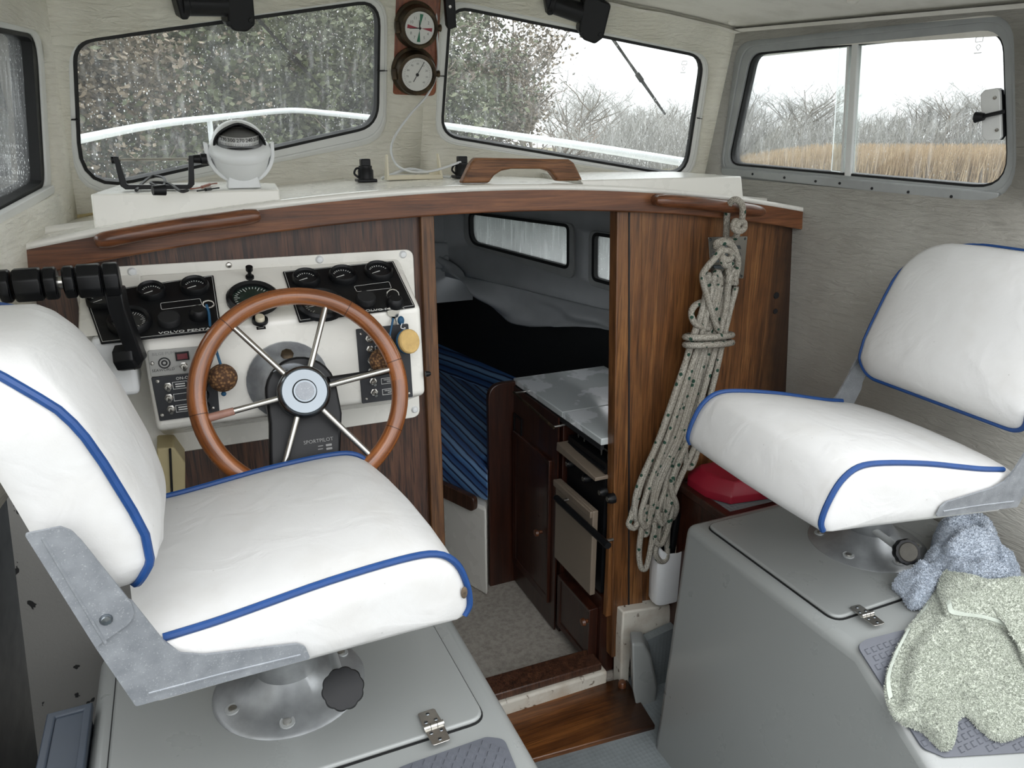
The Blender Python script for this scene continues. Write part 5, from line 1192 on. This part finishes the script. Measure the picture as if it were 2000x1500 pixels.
def tread(poly, fr, parent, step=.0165, ang=.0, dia=False, lab=None):
    pd_ = mk('tread_pad', MB().prism(rpoly(poly, .02), fr, 0, .0035), PAD, parent, label=lab)
    st = MB(); xs = [p[0] for p in poly]; ys = [p[1] for p in poly]; ins = offset(poly, -.008)
    def inside(x, y):
        c = False
        for i in range(len(ins)):
            (x1, y1), (x2, y2) = ins[i-1], ins[i]
            if (y1 > y) != (y2 > y) and x < (x2-x1)*(y-y1)/(y2-y1)+x1: c = not c
        return c
    i = 0; y = min(ys)
    while y < max(ys):
        x = min(xs)+(step/2 if i % 2 else 0)
        while x < max(xs):
            if inside(x, y):
                a, b = (step*.36, step*.52) if dia else (step*.34, step*.34)
                pts = [(0,-b),(a,0),(0,b),(-a,0)] if dia else [(-a,-b),(a,-b),(a,b),(-a,b)]
                st.loft([[fr.pt(x+p, y+q, .003) for p, q in pts], [fr.pt(x+p*.7, y+q*.7, .0058) for p, q in pts]])
            x += step
        y += step*(.62 if dia else .95); i += 1
    if st.v: mk('tread_studs', st, PAD, pd_, kind='stuff')
# ---- port box
bL = empty('seat_box', (.09, 1.1, 0), 'grey fibreglass seat box below the helm seat', 'seat box', 'seat boxes')
def boxbody(x0, x1, prof, draft, parent):
    def sx(x, z, s): return x + s*draft*(BZ-z)
    r0 = [V((sx(x0, z, -1), y, z)) for y, z in prof]; r1 = [V((x1, y, z)) for y, z in prof]
    return mk('box_moulding', MB().loft([r0, r1]), GREY_GEL, parent, bevel=.028, seg=5)
q0 = [V((-.262,0,0))]
r1 = [V((.440+.06*(BZ-z), y, z)) for y, z in [(1.50,.0),(1.50,BZ),(.60,BZ),(.60,.0)]]; r0 = [V((-.262, p.y, p.z)) for p in r1]
mk('box_moulding', MB().loft([r0, r1]), GREY_GEL, bL, bevel=.024, seg=5)
lq = [PZ(*p, BZ+.008) for p in [(225,1508),(218,1335),(862,1222),(938,1385),(930,1405),(820,1442)]]
lx1, ly0 = lq[3].x, lq[5].y
lidbox([(-.225, ly0+.0), (lx1+.002, ly0+.0), (lx1-.004, 1.47), (-.225, 1.47)], BZ, GREY_GEL, bL)
hinge(PZ(847,1421,BZ+.012), (1, .03, 0), bL, 0, 1.15)
fz_ = Fr((0,0,BZ), (1,0,0), (0,1,0)); tq = [tuple(PZ(*p, BZ).to_2d()) for p in [(770,1506),(800,1494),(950,1442),(985,1446),(1012,1512),(930,1600),(760,1600)]]
tread(tq, fz_, bL, .021, 0, True, 'grey diamond patterned rubber tread')
# ---- starboard box: the top drops in a ramp behind the hinge
bR = empty('seat_box', (1.45, 1.1, 0), 'grey fibreglass seat box with a sloping ramp below the companion seat', 'seat box', 'seat boxes')
YB, ZT = .865, .762; SL = math.tan(math.radians(31))
prof = [(1.452,0),(1.452,ZT),(YB,ZT),(.45,ZT-(YB-.45)*SL),(.40,0)]
r0 = [V((1.148-.07*(ZT-z), y, z)) for y, z in prof]; r1 = [V((1.83-.14*(1-(y-.4)), y, z)) for y, z in prof]
mk('box_moulding', MB().loft([r0, r1]), GREY_GEL, bR, bevel=.026, seg=5)
lidbox([(1.182,.962), (1.66,.962), (1.66,1.41), (1.186,1.41)], ZT, GREY_GEL, bR)
hinge(PZ(1693,1203,ZT+.012), (1, -.06, 0), bR, 0, 1.0)
FRP = Fr((0, YB, ZT), (1,0,0), (0, math.cos(math.radians(31)), math.sin(math.radians(31))))
tq = [FRP.px(*p) for p in [(1672,1262),(1690,1250),(1800,1222),(2010,1190),(2010,1470),(1880,1478),(1842,1480),(1800,1462)]]
tread(tq, FRP, bR, .0172, 0, False, 'grey square studded rubber tread')

# ================================================================== SEATS (one builder, two seats)
W0 = .43
aL = math.radians(5)
SEATS = {'L': dict(O=V((-.09, .93, 1.13)), a=aL, S=1.0, tilt=0, bk=0, bz=1.0, lab='white vinyl helm seat with blue piping, swivelled to starboard', base=V((.081, 1.238, BZ+.009))),
         'R': dict(O=V((1.44*1.02, .85*1.02, 1.75-.6035*1.02)), a=math.radians(176.5), S=1.02, tilt=math.radians(8.0), bk=-.02, bz=1.10, lab='white vinyl companion seat with blue piping, facing the helm', base=V((1.498, 1.165, ZT+.009)))}
topline = [(-.03,-.004),(0,0),(.06,.002),(.119,.007),(.219,.016),(.328,.019),(.386,.012),(.419,-.015),(.436,-.058),(.440,-.095),(.430,-.113)]
botline = [(.34,-.107),(.187,-.099),(.06,-.092),(-.03,-.088)]
def seat(key):
    c = SEATS[key]; a = c['a']; S = c['S']
    f = V((math.cos(a), math.sin(a), 0)); l = V((-math.sin(a), math.cos(a), 0)); l = l if l.y > 0 else -l
    ct, st_ = math.cos(c['tilt']), math.sin(c['tilt'])
    def T(s, t, z):
        s0, z0 = s-.2, z+.06; s2, z2 = s0*ct - z0*st_*1, s0*st_ + z0*ct     # tilt backwards about the middle
        return c['O'] + (f*(s2+.2) + l*t + V((0,0,z2-.06)))*S
    root = empty('swivel_seat', c['base'], c['lab'], 'seat', 'swivel seats')
    tl = catmull([V((s, z, 0)) for s, z in topline], 4)
    def profile(t):
        u = t/W0; cr = .016*(4*u*(1-u))**.6
        out = []
        for p in tl:
            s, z = p.x, p.y; k = max(0, min(1, (z+.10)/.1)); out.append((s + .010*(4*u*(1-u))*(1 if s > .4 else 0), z + cr*k*(1-max(0, s-.33)*4)))
        return out + list(botline)
    rings = []
    base = profile(0); cx_, cz_ = .21, -.05
    for (sc, tt) in ((.35,-.017),(.72,-.016),(.93,-.009)): rings.append([T(cx_+(s-cx_)*sc, tt, cz_+(z-cz_)*sc) for s, z in base])
    for t in (0, .02, .06, .12, .215, .31, .37, .41, W0): rings.append([T(s, t, z) for s, z in profile(t)])
    for (sc, tt) in ((.93,.009),(.72,.016),(.35,.017)): rings.append([T(cx_+(s-cx_)*sc, W0+tt, cz_+(z-cz_)*sc) for s, z in base])
    cu = mk('seat_cushion', MB().loft(rings), SEAT, root, angle=60)
    for t, d in ((0, -.002), (W0, .002)):
        mk('piping', MB().tube([T(p.x+.001, t+d, p.y+.003) for p in catmull([V((s, z, 0)) for s, z in topline[1:]], 4)], .0056*S, 8), PIPING, cu)
    # backrest: rounded outline in (t, z)
    zb, zt = .075, .392
    out2 = rpoly([(0,zb),(W0,zb),(W0,zt),(0,zt)], [.045,.045,.10,.10], 10)
    fs = [(.05,-.030),(.075,-.024),(.115,-.001),(.16,-.002),(.2,-.014),(.27,-.036),(.33,-.060),(.37,-.086),(.40,-.115)]
    rs = [(.05,-.092),(.2,-.128),(.40,-.178)]
    dense = []
    for i in range(len(out2)):
        p, q = V(out2[i-1]), V(out2[i]); n = max(1, int((q-p).length/.03))
        for k in range(n): dense.append(p.lerp(q, k/n))
    mid = V((W0/2, (zb+zt)/2))
    def bring(sc, front, lift):
        r = []
        for p in dense:
            q = mid+(p-mid)*sc; u = q.x/W0; edge = 1-sc
            if front: s = interp(q.y, fs)+.030*(1-(2*u-1)**2)*min(1, edge*4) + lift - ((.045 if c['bz'] < 1.05 else .08)*max(0, min(1, (q.y-.29)/.1))**2 if sc >= .99 else 0)
            else: s = interp(q.y, rs)+lift
            r.append(T(s+c['bk'], q.x, zb+(q.y-zb)*c['bz']))
        return r
    rings = [bring(.3, False, 0), bring(.8, False, 0), bring(.95, False, .008), bring(.995, False, .03), bring(1.012, True, -.03), bring(1.0, True, 0), bring(.985, True, .007), bring(.94, True, .012), bring(.8, True, .012), bring(.6, True, .010), bring(.3, True, .010)]
    bkr = mk('backrest', MB().loft(rings), SEAT, root, angle=70)
    mk('piping', MB().tube([p for p in bring(1.006, True, .003)], .0056*S, 8, True), PIPING, bkr)
    # folded plate side brackets
    N0 = SEATS['L']['O']; fL = V((math.cos(aL), math.sin(aL), 0)); lL = V((-math.sin(aL), math.cos(aL), 0)); frL = Fr(N0-lL*.022, fL, (0,0,1))
    def loc(px): return [(x, z) for x, z in (frL.px(*p) for p in px)]
    lower = loc([(186,1262),(265,1377),(606,1284),(596,1262),(580,1256),(400,1277),(352,1274),(318,1248),(258,1172),(180,1140)])
    upper = loc([(48,1038),(118,1024),(140,1032),(160,1052),(256,1172),(262,1192),(252,1212),(186,1258)])
    rib1 = loc([(84,1046),(140,1140),(206,1250),(288,1352)]); rib2 = loc([(290,1352),(440,1312),(586,1277)]); bolt = loc([(207,1203)])[0]
    for side in (0, 1):
        tt = -.021 if side == 0 else W0+.021; sg = -1 if side == 0 else 1
        def pl(poly, d0, d1): return MB().loft([[T(s, tt+sg*d0, z) for s, z in poly], [T(s, tt+sg*d1, z) for s, z in poly]])
        b1 = mk('seat_bracket', pl(rpoly(lower, [.002,.004,.004,.012,.006,.004,.012,.006,.01,.01]), 0, .004), PLATED, root)
        b2 = mk('back_bracket', pl(rpoly(upper, [.003,.003,.012,.006,.004,.012,.02,.002]), .0045, .0085), PLATED, root)
        mk('rib', MB().tube([T(s, tt+sg*.0035, z) for s, z in rib2], .0022, 6), PLATED, b1); mk('rib', MB().tube([T(s, tt+sg*.008, z) for s, z in rib1[:3]], .0022, 6), PLATED, b2)
        p0 = T(bolt[0], tt+sg*.0085, bolt[1]); mk('pivot_bolt', MB().lathe([(.0075,0),(.0075,.002),(.0055,.005),(.0001,.006)], p0, l*sg, 12), CHROME, b2)
    mk('seat_pan', MB().loft([[T(s, t, -.105) for s, t in ((.02,.05),(.28,.05),(.28,W0-.05),(.02,W0-.05))], [T(s, t, -.088) for s, t in ((.02,.05),(.28,.05),(.28,W0-.05),(.02,W0-.05))]]), PLATED, root)
    # pedestal
    B = c['base']; top = T(.16, W0/2, -.10); H = top.z-B.z
    pm_ = MB().lathe([(.140,-.009),(.140,.002),(.134,.007),(.110,.012),(.082,.026),(.060,.05),(.052,.08),(.052,H*.8),(.08,H*.9),(.08,H)], B, (0,0,1), 48)
    pm_.v = [p+V((top.x-B.x, top.y-B.y, 0))*max(0, min(1, (p.z-B.z-.05)/(H-.05)))*.8 for p in pm_.v]
    pd = mk('pedestal', pm_, plain('scuffed_alloy', srgb(150,153,154), .38, .6, .2, 22, 60, .25) if key == 'L' else bpy.data.materials['scuffed_alloy'], root)
    for k in range(6):
        t = math.radians(20+60*k); p = B+V((.112*math.cos(t), .112*math.sin(t), .0112)); s_ = mk('screw_recess', MB().lathe([(.014,.0),(.0135,.003),(.010,.0022),(.0001,.0022)], p, (.12*math.cos(t),.12*math.sin(t),1), 14), ALU_DULL, pd); mk('screw', MB().lathe([(.008,.001),(.0075,.0045),(.0001,.005)], p, (0,0,1), 10), STEEL, s_)
    mk('top_plate', MB().box(V((B.x, B.y, B.z+H+.0)).lerp(top, .6), (.24,.22,.008)), PLATED, root)
    return root, T
sL, TL_ = seat('L'); sR, TR_ = seat('R')
def knob(root, K, S0, r, ax, lab, face=None):
    ax = V(ax).normalized(); a = V((1,0,0)); x = (a-ax*a.dot(ax)).normalized(); y = ax.cross(x)
    def ring(rr, h, lob): return [K+ax*h+(x*math.cos(2*math.pi*k/60)+y*math.sin(2*math.pi*k/60))*rr*(1+lob*(abs(math.cos(5*2*math.pi*k/60))-.5)*2) for k in range(60)]
    kb = mk('locking_knob', MB().loft([ring(r*.6,-.022,0), ring(r*.95,-.014,.03), ring(r,-.002,.035), ring(r*.94,.004,.03), ring(r*.6,.005,0)]), BLACK, root, label=lab)
    mk('knob_shaft', MB().tube([K-ax*.02, S0], .0085, 10), ALU_DULL, root)
    if face: mk('knob_face', MB().lathe([(.0001,.0065),(r*.7,.0065),(r*.78,.004)], K, ax, 24), face, kb)
def chunk(fr_px, Y): return PY(*fr_px, Y)
kL = PY(670,1345,1.02); knob(sL, kL, PY(645,1262,1.16), .0335, (kL-CAM).normalized()*-1+V((0,0,.1)), 'large black fluted knob')
kR = PY(1772,1078,1.02); knob(sR, kR, PY(1700,1030,1.13), .030, V((-.35,-.8,.45)), 'black knob with a worn metal face', plain('worn_knob_face', srgb(70,68,62), .5, .5, .3, 40, 80, .2))
# torn corner of the helm seat
for i, (s, t, z, r) in enumerate([(.428,-.004,-.062,.011)]):
    p = TL_(s, -.011, z); mk('vinyl_tear', MB().sphere(p, r, 10, 8, (.5,.25,1)), plain('torn_foam', srgb(88,76,62), .95, 0, .5, 120, 200, .6), bpy.data.objects['seat_cushion'], label='torn corner showing dark foam')

# ================================================================== TOWELS
def zbox(y): return ZT+.011 if y > .95 else (ZT+.004 if y > YB else ZT+.006-(YB-y)*SL)
def onbox(x, y, h=0):
    p = PZ(x, y, ZT+.008+h)
    if p.y < YB:
        a, b = FRP.px(x, y, .006+h); p = FRP.pt(a, b, .006+h)
    return p
def terry(mb, n, L, seed):
    """pile loops standing on a cloth mesh"""
    rnd = random.Random(seed); out = MB(); tri = []
    for f in mb.f:
        for i in range(1, len(f)-1): tri.append((mb.v[f[0]], mb.v[f[i]], mb.v[f[i+1]]))
    ar = [((b-a).cross(c-a)).length for a, b, c in tri]
    for a, b, c in rnd.choices(tri, ar, k=n):
        u, v = rnd.random(), rnd.random()
        if u+v > 1: u, v = 1-u, 1-v
        p = a+(b-a)*u+(c-a)*v; nn = (b-a).cross(c-a)
        if nn.length < 1e-12: continue
        nn.normalize(); nn = nn if nn.dot(CAM-p) > 0 else -nn
        d = (nn+V((rnd.gauss(0,.5), rnd.gauss(0,.5), rnd.gauss(0,.5)))).normalized(); w = d.cross(V((rnd.gauss(0,1), rnd.gauss(0,1), rnd.gauss(0,1)))).normalized()*L*.22
        q = p-nn*.0006; out.add([q-w, q+w, q+d*L+w*.5, q+d*L-w*.5], [(0,1,2,3)])
    return out
def cloth(outline, H, seed, fold, nr=26, centre=None, zf=zbox, edge=.011, lift=0.0, ridges=()):
    """heap of cloth spread over an outline on the box top: polar grid with creases; ridges are (points, height, width)"""
    P = [p.to_2d() for p in outline]; P = catmull([V((p.x, p.y, 0)) for p in P], 6, True); c = centre or sum(P, V((0,0,0)))/len(P); mb = MB(); n = len(P)
    RG = [([V((p.x, p.y)) for p in catmull(pp, 5)], h, w) for pp, h, w in ridges]
    def hgt(x, y, r):
        e = 1-r**3; q = V((x*9+seed, y*9, seed*.7)); w1 = mnoise.noise(q); w2 = mnoise.noise(q*2.3+V((3,1,2))); w3 = mnoise.noise(q*6)
        ridge = (1-abs(w1)*2)*.55+(1-abs(w2)*2)*.3+w3*.12; z = lift + edge + H*e*(.55+.3*w1) + fold*ridge*min(1, e*2.2+.25)
        for pp, h, w in RG:
            d = min((p-V((x, y))).length for p in pp); z += h*math.exp(-(d/w)**2/2)
        return z
    mb.v.append(V((c.x, c.y, zf(c.y)+hgt(c.x, c.y, 0)))); rows = []
    for i in range(1, nr+1):
        r = i/nr; row = []
        for p in P:
            q = c.lerp(p, r); row.append(len(mb.v)); mb.v.append(V((q.x, q.y, zf(q.y)+max(.004, hgt(q.x, q.y, r)))))
        rows.append(row)
    row = []
    for p in P:
        q = c.lerp(p, .985); row.append(len(mb.v)); mb.v.append(V((q.x, q.y, zf(q.y)+.001)))
    rows.append(row)
    for j in range(n): mb.f.append((0, rows[0][j], rows[0][(j+1) % n]))
    for a, b in zip(rows, rows[1:]):
        for j in range(n): mb.f.append((a[j], b[j], b[(j+1) % n], a[(j+1) % n]))
    mb.rows = rows; mb.n = n
    return mb
def hem(mb, px, parent, mat):
    """flat woven border along the part of the rim nearest to the given line"""
    L = [p.to_2d() for p in px]; R_ = mb.rows[-4:-1]; keep = [j for j in range(mb.n) if min((mb.v[R_[-1][j]].to_2d()-q).length for q in L) < .035]
    h = MB()
    for j in keep:
        if (j+1) % mb.n in keep:
            for a, b in zip(R_, R_[1:]): h.add([mb.v[a[j]]+V((0,-.002,.004)), mb.v[b[j]]+V((0,-.002,.004)), mb.v[b[(j+1) % mb.n]]+V((0,-.002,.004)), mb.v[a[(j+1) % mb.n]]+V((0,-.002,.004))], [(0,1,2,3)])
    if h.v: mk('hem', h, mat, parent, angle=180)
HEM = plain('towel_hem', srgb(172,179,168), .9, 0, .05, 60, 200, .3)
gt = empty('green_towel', onbox(1880,1300), 'pale green terry towel draped over the sloping box top', 'towel')
o1 = [onbox(*p) for p in [(1727,1345),(1742,1290),(1768,1240),(1805,1190),(1828,1150),(1850,1132),(1930,1150),(2030,1160),(2040,1400),(1990,1440),(1948,1450),(1915,1428),(1885,1400),(1868,1415),(1862,1445),(1838,1446),(1790,1428),(1745,1405)]]
G = lambda h, *p: [onbox(x, y, h) for x, y in p]
m1 = cloth(o1, .028, 3.1, .016, 40, ridges=[(G(.02,(1782,1390),(1790,1330),(1815,1270),(1850,1225)), .022, .014), (G(.02,(1850,1330),(1900,1360),(1950,1400)), .016, .016), (G(.02,(1870,1390),(1872,1360),(1860,1330)), -.016, .012), (G(.02,(1900,1250),(1960,1290),(2000,1350)), .018, .02), (G(.01,(1755,1380),(1762,1310),(1790,1250)), -.012, .010)])
hem(m1, catmull(G(0,(1727,1345),(1742,1290),(1768,1240),(1805,1190)),4), gt, HEM)
ob = mk('towel_sheet', m1, TOWEL_G, gt, angle=180); mk('terry_pile', terry(m1, 60000, .0042, 5), TOWEL_G, ob, kind='stuff')
o2 = [onbox(*p, .03) for p in [(1832,1155),(1840,1128),(1862,1126),(1925,1142),(2030,1150),(2040,1330),(2004,1310),(1985,1265),(1960,1232),(1915,1215),(1860,1208),(1846,1190)]]
m2 = cloth(o2, .022, 8.4, .018, 22, lift=.030)
hem(m2, catmull(G(.03,(1860,1208),(1915,1215),(1960,1232),(1985,1265),(2004,1310)),4), gt, HEM)
ob = mk('folded_over_flap', m2, TOWEL_G, gt, angle=180); mk('terry_pile', terry(m2, 26000, .0042, 6), TOWEL_G, ob, kind='stuff')
o3 = [onbox(*p, .02) for p in [(1763,1372),(1772,1345),(1800,1342),(1835,1358),(1858,1385),(1868,1420),(1860,1444),(1842,1446),(1812,1418),(1785,1395)]]
m3 = cloth(o3, .026, 1.7, .008, 16, lift=.012)
ob = mk('turned_up_corner', m3, TOWEL_G, gt, angle=180); mk('terry_pile', terry(m3, 9000, .004, 7), TOWEL_G, ob, kind='stuff')
bt = empty('blue_towel', onbox(1880,1110), 'crumpled pale blue terry towel below the companion seat', 'towel')
o1 = [onbox(*p) for p in [(1742,1152),(1775,1150),(1800,1140),(1795,1118),(1815,1090),(1822,1058),(1840,1040),(1880,1030),(1925,1038),(1950,1072),(1985,1110),(1986,1148),(1940,1160),(1880,1162),(1830,1160),(1805,1185),(1780,1190),(1762,1172)]]
m1 = cloth(o1, .045, 6.3, .03, 30, ridges=[(G(.03,(1830,1090),(1880,1120),(1960,1125)), .03, .014), (G(.03,(1840,1120),(1890,1145),(1970,1145)), -.022, .010), (G(.03,(1850,1060),(1920,1070),(1960,1100)), .025, .012), (G(.02,(1800,1150),(1790,1175)), .014, .012)]); ob = mk('towel_heap', m1, TOWEL_B, bt, angle=180); mk('terry_pile', terry(m1, 34000, .0042, 8), TOWEL_B, ob, kind='stuff')
o2 = [onbox(*p, .05) for p in [(1825,1062),(1832,1030),(1850,1012),(1890,1004),(1925,1015),(1948,1045),(1952,1080),(1925,1100),(1880,1098),(1845,1088)]]
m2 = cloth(o2, .05, 2.2, .022, 22, lift=.035, ridges=[(G(.08,(1845,1075),(1880,1050),(1920,1055)), .022, .012), (G(.08,(1850,1030),(1890,1025),(1930,1045)), .02, .010), (G(.08,(1850,1052),(1900,1038)), -.02, .008)]); ob = mk('towel_upper_fold', m2, TOWEL_B, bt, angle=180); mk('terry_pile', terry(m2, 14000, .0042, 9), TOWEL_B, ob, kind='stuff')

# ================================================================== ROPE, VENT, POCKET, STEP BOX
vn = empty('louvre_vent', PY(1418,545,BY), 'flush stainless louvre vent behind the rope', 'vent')
fv = Fr((0, BY-.001, 0), (1,0,0), (0,0,1))
mk('vent_plate', MB().prism(rpoly([fv.px(*p) for p in [(1382,463),(1459,461),(1451,544),(1388,541)]], .004), fv, 0, .003), STEEL, vn, bevel=.0008)
for k in range(5):
    y = 478+k*13; a, b = V(fv.px(1392,y)), V(fv.px(1444,y+1)); mk('louvre', MB().loft([[fv.pt(p.x, p.y, .003), fv.pt(p.x, p.y-.010, .003), fv.pt(p.x, p.y-.010, .010)] for p in (a, b)]), CHROME, vn)
for q in [(1387,468),(1454,466),(1447,539),(1392,536)]:
    a, b = fv.px(*q); mk('screw', MB().lathe([(.0001,.002),(.003,.0015),(.004,0)], fv.pt(a, b, .003), fv.n, 10), CHROME, vn)
rp = empty('rope_coil', PY(1330,1100,1.69), 'grey braided mooring rope with green flecks hung in a wrapped coil', 'rope')
RRp = .0093
rnd = random.Random(21); coil = MB()
def tubepx(mb, pts, r=RRp, closed=False, n=8, sub=7):
    mb.tube(catmull([PY(x, y, Y) for x, y, Y in pts], sub, closed), r, n, closed)
def rowx(y, u, tab): l_ = interp(y, [(t[0], t[1]) for t in tab]); r_ = interp(y, [(t[0], t[2]) for t in tab]); return lerp(l_, r_, u)
tab = [(520,1392,1448),(560,1376,1446),(600,1370,1438),(665,1350,1422),(740,1325,1408),(850,1288,1378),(940,1250,1340),(1000,1236,1318),(1060,1232,1300)]
NL = 9
for i in range(NL):
    u0 = (i+.5)/NL*.92+rnd.uniform(-.02,.06); u1 = min(max(u0+rnd.uniform(-.35,.35), .03), .98); yt = rnd.uniform(528, 546); yb = rnd.uniform(985, 1035)
    d0 = 1.668+rnd.uniform(0,.045); d1 = 1.668+rnd.uniform(.0,.045); pts = []
    for y in (560,600,665,740,850,940): pts.append((rowx(y, u0+rnd.uniform(-.03,.03), tab), y, lerp(d0, 1.69, .4 if y == 665 else 0)))
    xa, xb = rowx(yb, u0, tab), rowx(yb, u1, tab)
    if abs(xa-xb) < 16: xb = xa+18
    pts += [(xa, yb-12, d0), ((xa*.75+xb*.25), yb+8, (d0+d1)/2-.004), ((xa+xb)/2, yb+13, (d0+d1)/2-.004), (xa*.25+xb*.75, yb+8, (d0+d1)/2), (xb, yb-12, d1)]
    for y in (940,850,740,665,600,560): pts.append((rowx(y, u1+rnd.uniform(-.03,.03), tab), y, lerp(d1, 1.69, .4 if y == 665 else 0)))
    xt = (pts[0][0]+pts[-1][0])/2; pts += [((pts[-1][0]+xt)/2, yt, d1-.005), ((pts[0][0]+xt)/2, yt, d0-.005)]
    tubepx(coil, pts, closed=True)
for pts in ([(1262,985,1.685),(1252,1040,1.68),(1248,1080,1.68),(1252,1108,1.678),(1262,1108,1.678),(1270,1075,1.68),(1276,1040,1.685),(1285,1000,1.69)],
            [(1290,1000,1.69),(1285,1050,1.685),(1280,1080,1.68),(1290,1096,1.68),(1302,1088,1.68),(1303,1050,1.685),(1306,1010,1.69)],
            [(1318,920,1.69),(1314,980,1.68),(1305,1030,1.675),(1292,1062,1.672),(1280,1055,1.675),(1278,1020,1.68)],
            [(1340,800,1.69),(1338,860,1.68),(1340,905,1.675),(1350,912,1.675),(1362,880,1.68),(1362,840,1.69)],
            [(1248,960,1.69),(1232,1010,1.68),(1228,1025,1.678),(1240,1030,1.68),(1250,1000,1.69)]): tubepx(coil, pts)
mk('coil', coil, ROPE, rp, angle=180)
wr_ = MB()
for k in range(2):
    pts = []
    for j in range(16):
        t_ = 2*math.pi*j/16; pts.append((1384+46*math.cos(t_), 656+k*15+3*math.sin(t_)-2*math.cos(t_), 1.692-.050*math.sin(t_)))
    tubepx(wr_, pts, closed=True, sub=4)
tubepx(wr_, [(1384,585,1.70),(1358,596,1.69),(1350,614,1.68),(1360,634,1.675),(1384,642,1.68)])
mk('wrapping_turns', wr_, ROPE, rp, angle=180)
kn = MB()
tubepx(kn, [(1418,470,1.71),(1419,440,1.705),(1420,420,1.70),(1424,400,1.68),(1432,391,1.665),(1442,392,1.655),(1450,404,1.652),(1450,422,1.658),(1446,436,1.665),(1436,432,1.66),(1432,444,1.655),(1442,452,1.652),(1453,446,1.655),(1452,434,1.66),(1440,438,1.65),(1440,456,1.66),(1430,470,1.68),(1412,470,1.66),(1400,474,1.66),(1398,482,1.668)])
tubepx(kn, [(1398,482,1.668),(1408,474,1.652),(1424,475,1.648),(1435,488,1.65),(1441,508,1.655),(1440,528,1.665),(1434,548,1.67)])
tubepx(kn, [(1410,480,1.66),(1398,502,1.655),(1382,520,1.655),(1372,540,1.66),(1380,575,1.662),(1390,610,1.662),(1402,645,1.668)])
tubepx(kn, [(1408,500,1.665),(1412,490,1.655),(1424,490,1.652),(1430,500,1.655),(1420,508,1.65),(1410,502,1.655),(1416,518,1.655),(1428,515,1.66),(1422,530,1.668),(1428,555,1.672)])
mk('hanging_knot', kn, ROPE, rp, angle=180)
sb = empty('wooden_step_box', (1.52, 1.6, 0), 'mahogany step box with a grey non slip top behind the seat box', 'box')
mk('box_sides', MB().box((1.52, 1.603, .355), (.40, .255, .71)), MAHOG, sb, bevel=.003)
mk('top_rim', MB().ring([(1.312,1.472),(1.722,1.472),(1.722,1.734),(1.312,1.734)], [(1.345,1.50),(1.70,1.50),(1.70,1.72),(1.345,1.72)], Fr((0,0,.708),(1,0,0),(0,1,0)), 0, .024), MAHOG, sb, bevel=.004)
mk('non_slip_top', MB().box((1.522, 1.61, .718), (.36, .225, .018)), TREAD, sb)
rb = empty('red_box', (1.47, 1.62, .73), 'red plastic case lying on the wooden step box', 'case')
zr = .729
def rq(k, z): return [V((lerp(1.47, x, k), lerp(1.615, y, k), z)) for x, y in ((1.335,1.60),(1.375,1.535),(1.60,1.505),(1.66,1.53),(1.66,1.70),(1.60,1.725),(1.36,1.725),(1.335,1.69))]
mk('case_body', MB().loft([rq(1, zr), rq(1, zr+.022), rq(.99, zr+.026), rq(.78, zr+.056), rq(.74, zr+.060)]), RED, rb, bevel=.003)
a_ = V((1.47,1.52,zr+.03)); mk('case_catch', MB().box((1.50, 1.513, zr+.028), (.05, .012, .02)), RED, rb, bevel=.003)
pk_ = empty('tool_pocket', PY(1305,1190,1.70), 'white plastic tool pocket with pens and a torch on the bulkhead', 'pocket')
x0, x1 = PY(1281,1100,1.69).x, PY(1336,1100,1.69).x+.03; zt0 = PY(1281,1075,1.69).z; zb0 = PY(1285,1170,1.69).z-.02
def pr(z, k, n=16):
    cxx = (x0+x1)/2; hw = (x1-x0)/2*k; out = []
    for j in range(n):
        t_ = 2*math.pi*j/n; ex = lambda v: math.copysign(abs(v)**.55, v); out.append(V((cxx+hw*ex(math.cos(t_)), 1.708+.036*k*ex(math.sin(t_)), z+(.018*math.cos(2*t_) if z > zt0-.02 else 0))))
    return out
mk('pocket_shell', MB().loft([pr(zb0, .86), pr(zb0+.012, .93), pr(zt0, 1.0), pr(zt0, .93), pr(zb0+.02, .85)], True, True), WHITE_P, pk_)
for i, (px, py, dx, L, r, m) in enumerate([(1300,1040,-.01,.16,.012,BLACK),(1312,1050,.0,.12,.006,ALU_DULL),(1325,1030,.01,.14,.007,CREAM_P),(1322,1000,.02,.2,.015,BLACK)]):
    p = PY(px, py, 1.706); mk('pocket_item', MB().tube([p, V((p.x-dx, 1.71, zb0+.03))], [r, r*.8], 10), m, pk_)
# ================================================================== PORT CORNER
pb = PY(132,1425,1.18)
bn = empty('grey_bin', (pb.x, 1.2, 0), 'dark blue grey plastic bin beside the helm seat box', 'bin')
q = [PY(90,1424,1.28), PY(160,1412,1.28), PY(176,1422,1.28)]
x0, x1 = q[0].x, q[2].x; zt_ = q[1].z
mk('bin_body', MB().loft([[V((x0+.02, 1.15, 0)), V((x1-.01, 1.15, 0)), V((x1-.01, 1.30, 0)), V((x0+.02, 1.30, 0))], [V((x0, 1.13, zt_)), V((x1, 1.13, zt_)), V((x1, 1.32, zt_)), V((x0, 1.32, zt_))]]), plain('blue_grey_plastic', srgb(58,66,76), .5, 0, .1, 12, 60, .05), bn, bevel=.008)
mk('bin_rim', MB().ring([(x0-.005,1.125),(x1+.004,1.125),(x1+.004,1.325),(x0-.005,1.325)], [(x0+.01,1.14),(x1-.01,1.14),(x1-.01,1.31),(x0+.01,1.31)], Fr((0,0,zt_-.01),(1,0,0),(0,1,0)), 0, .015), bpy.data.materials['blue_grey_plastic'], bn, bevel=.003)
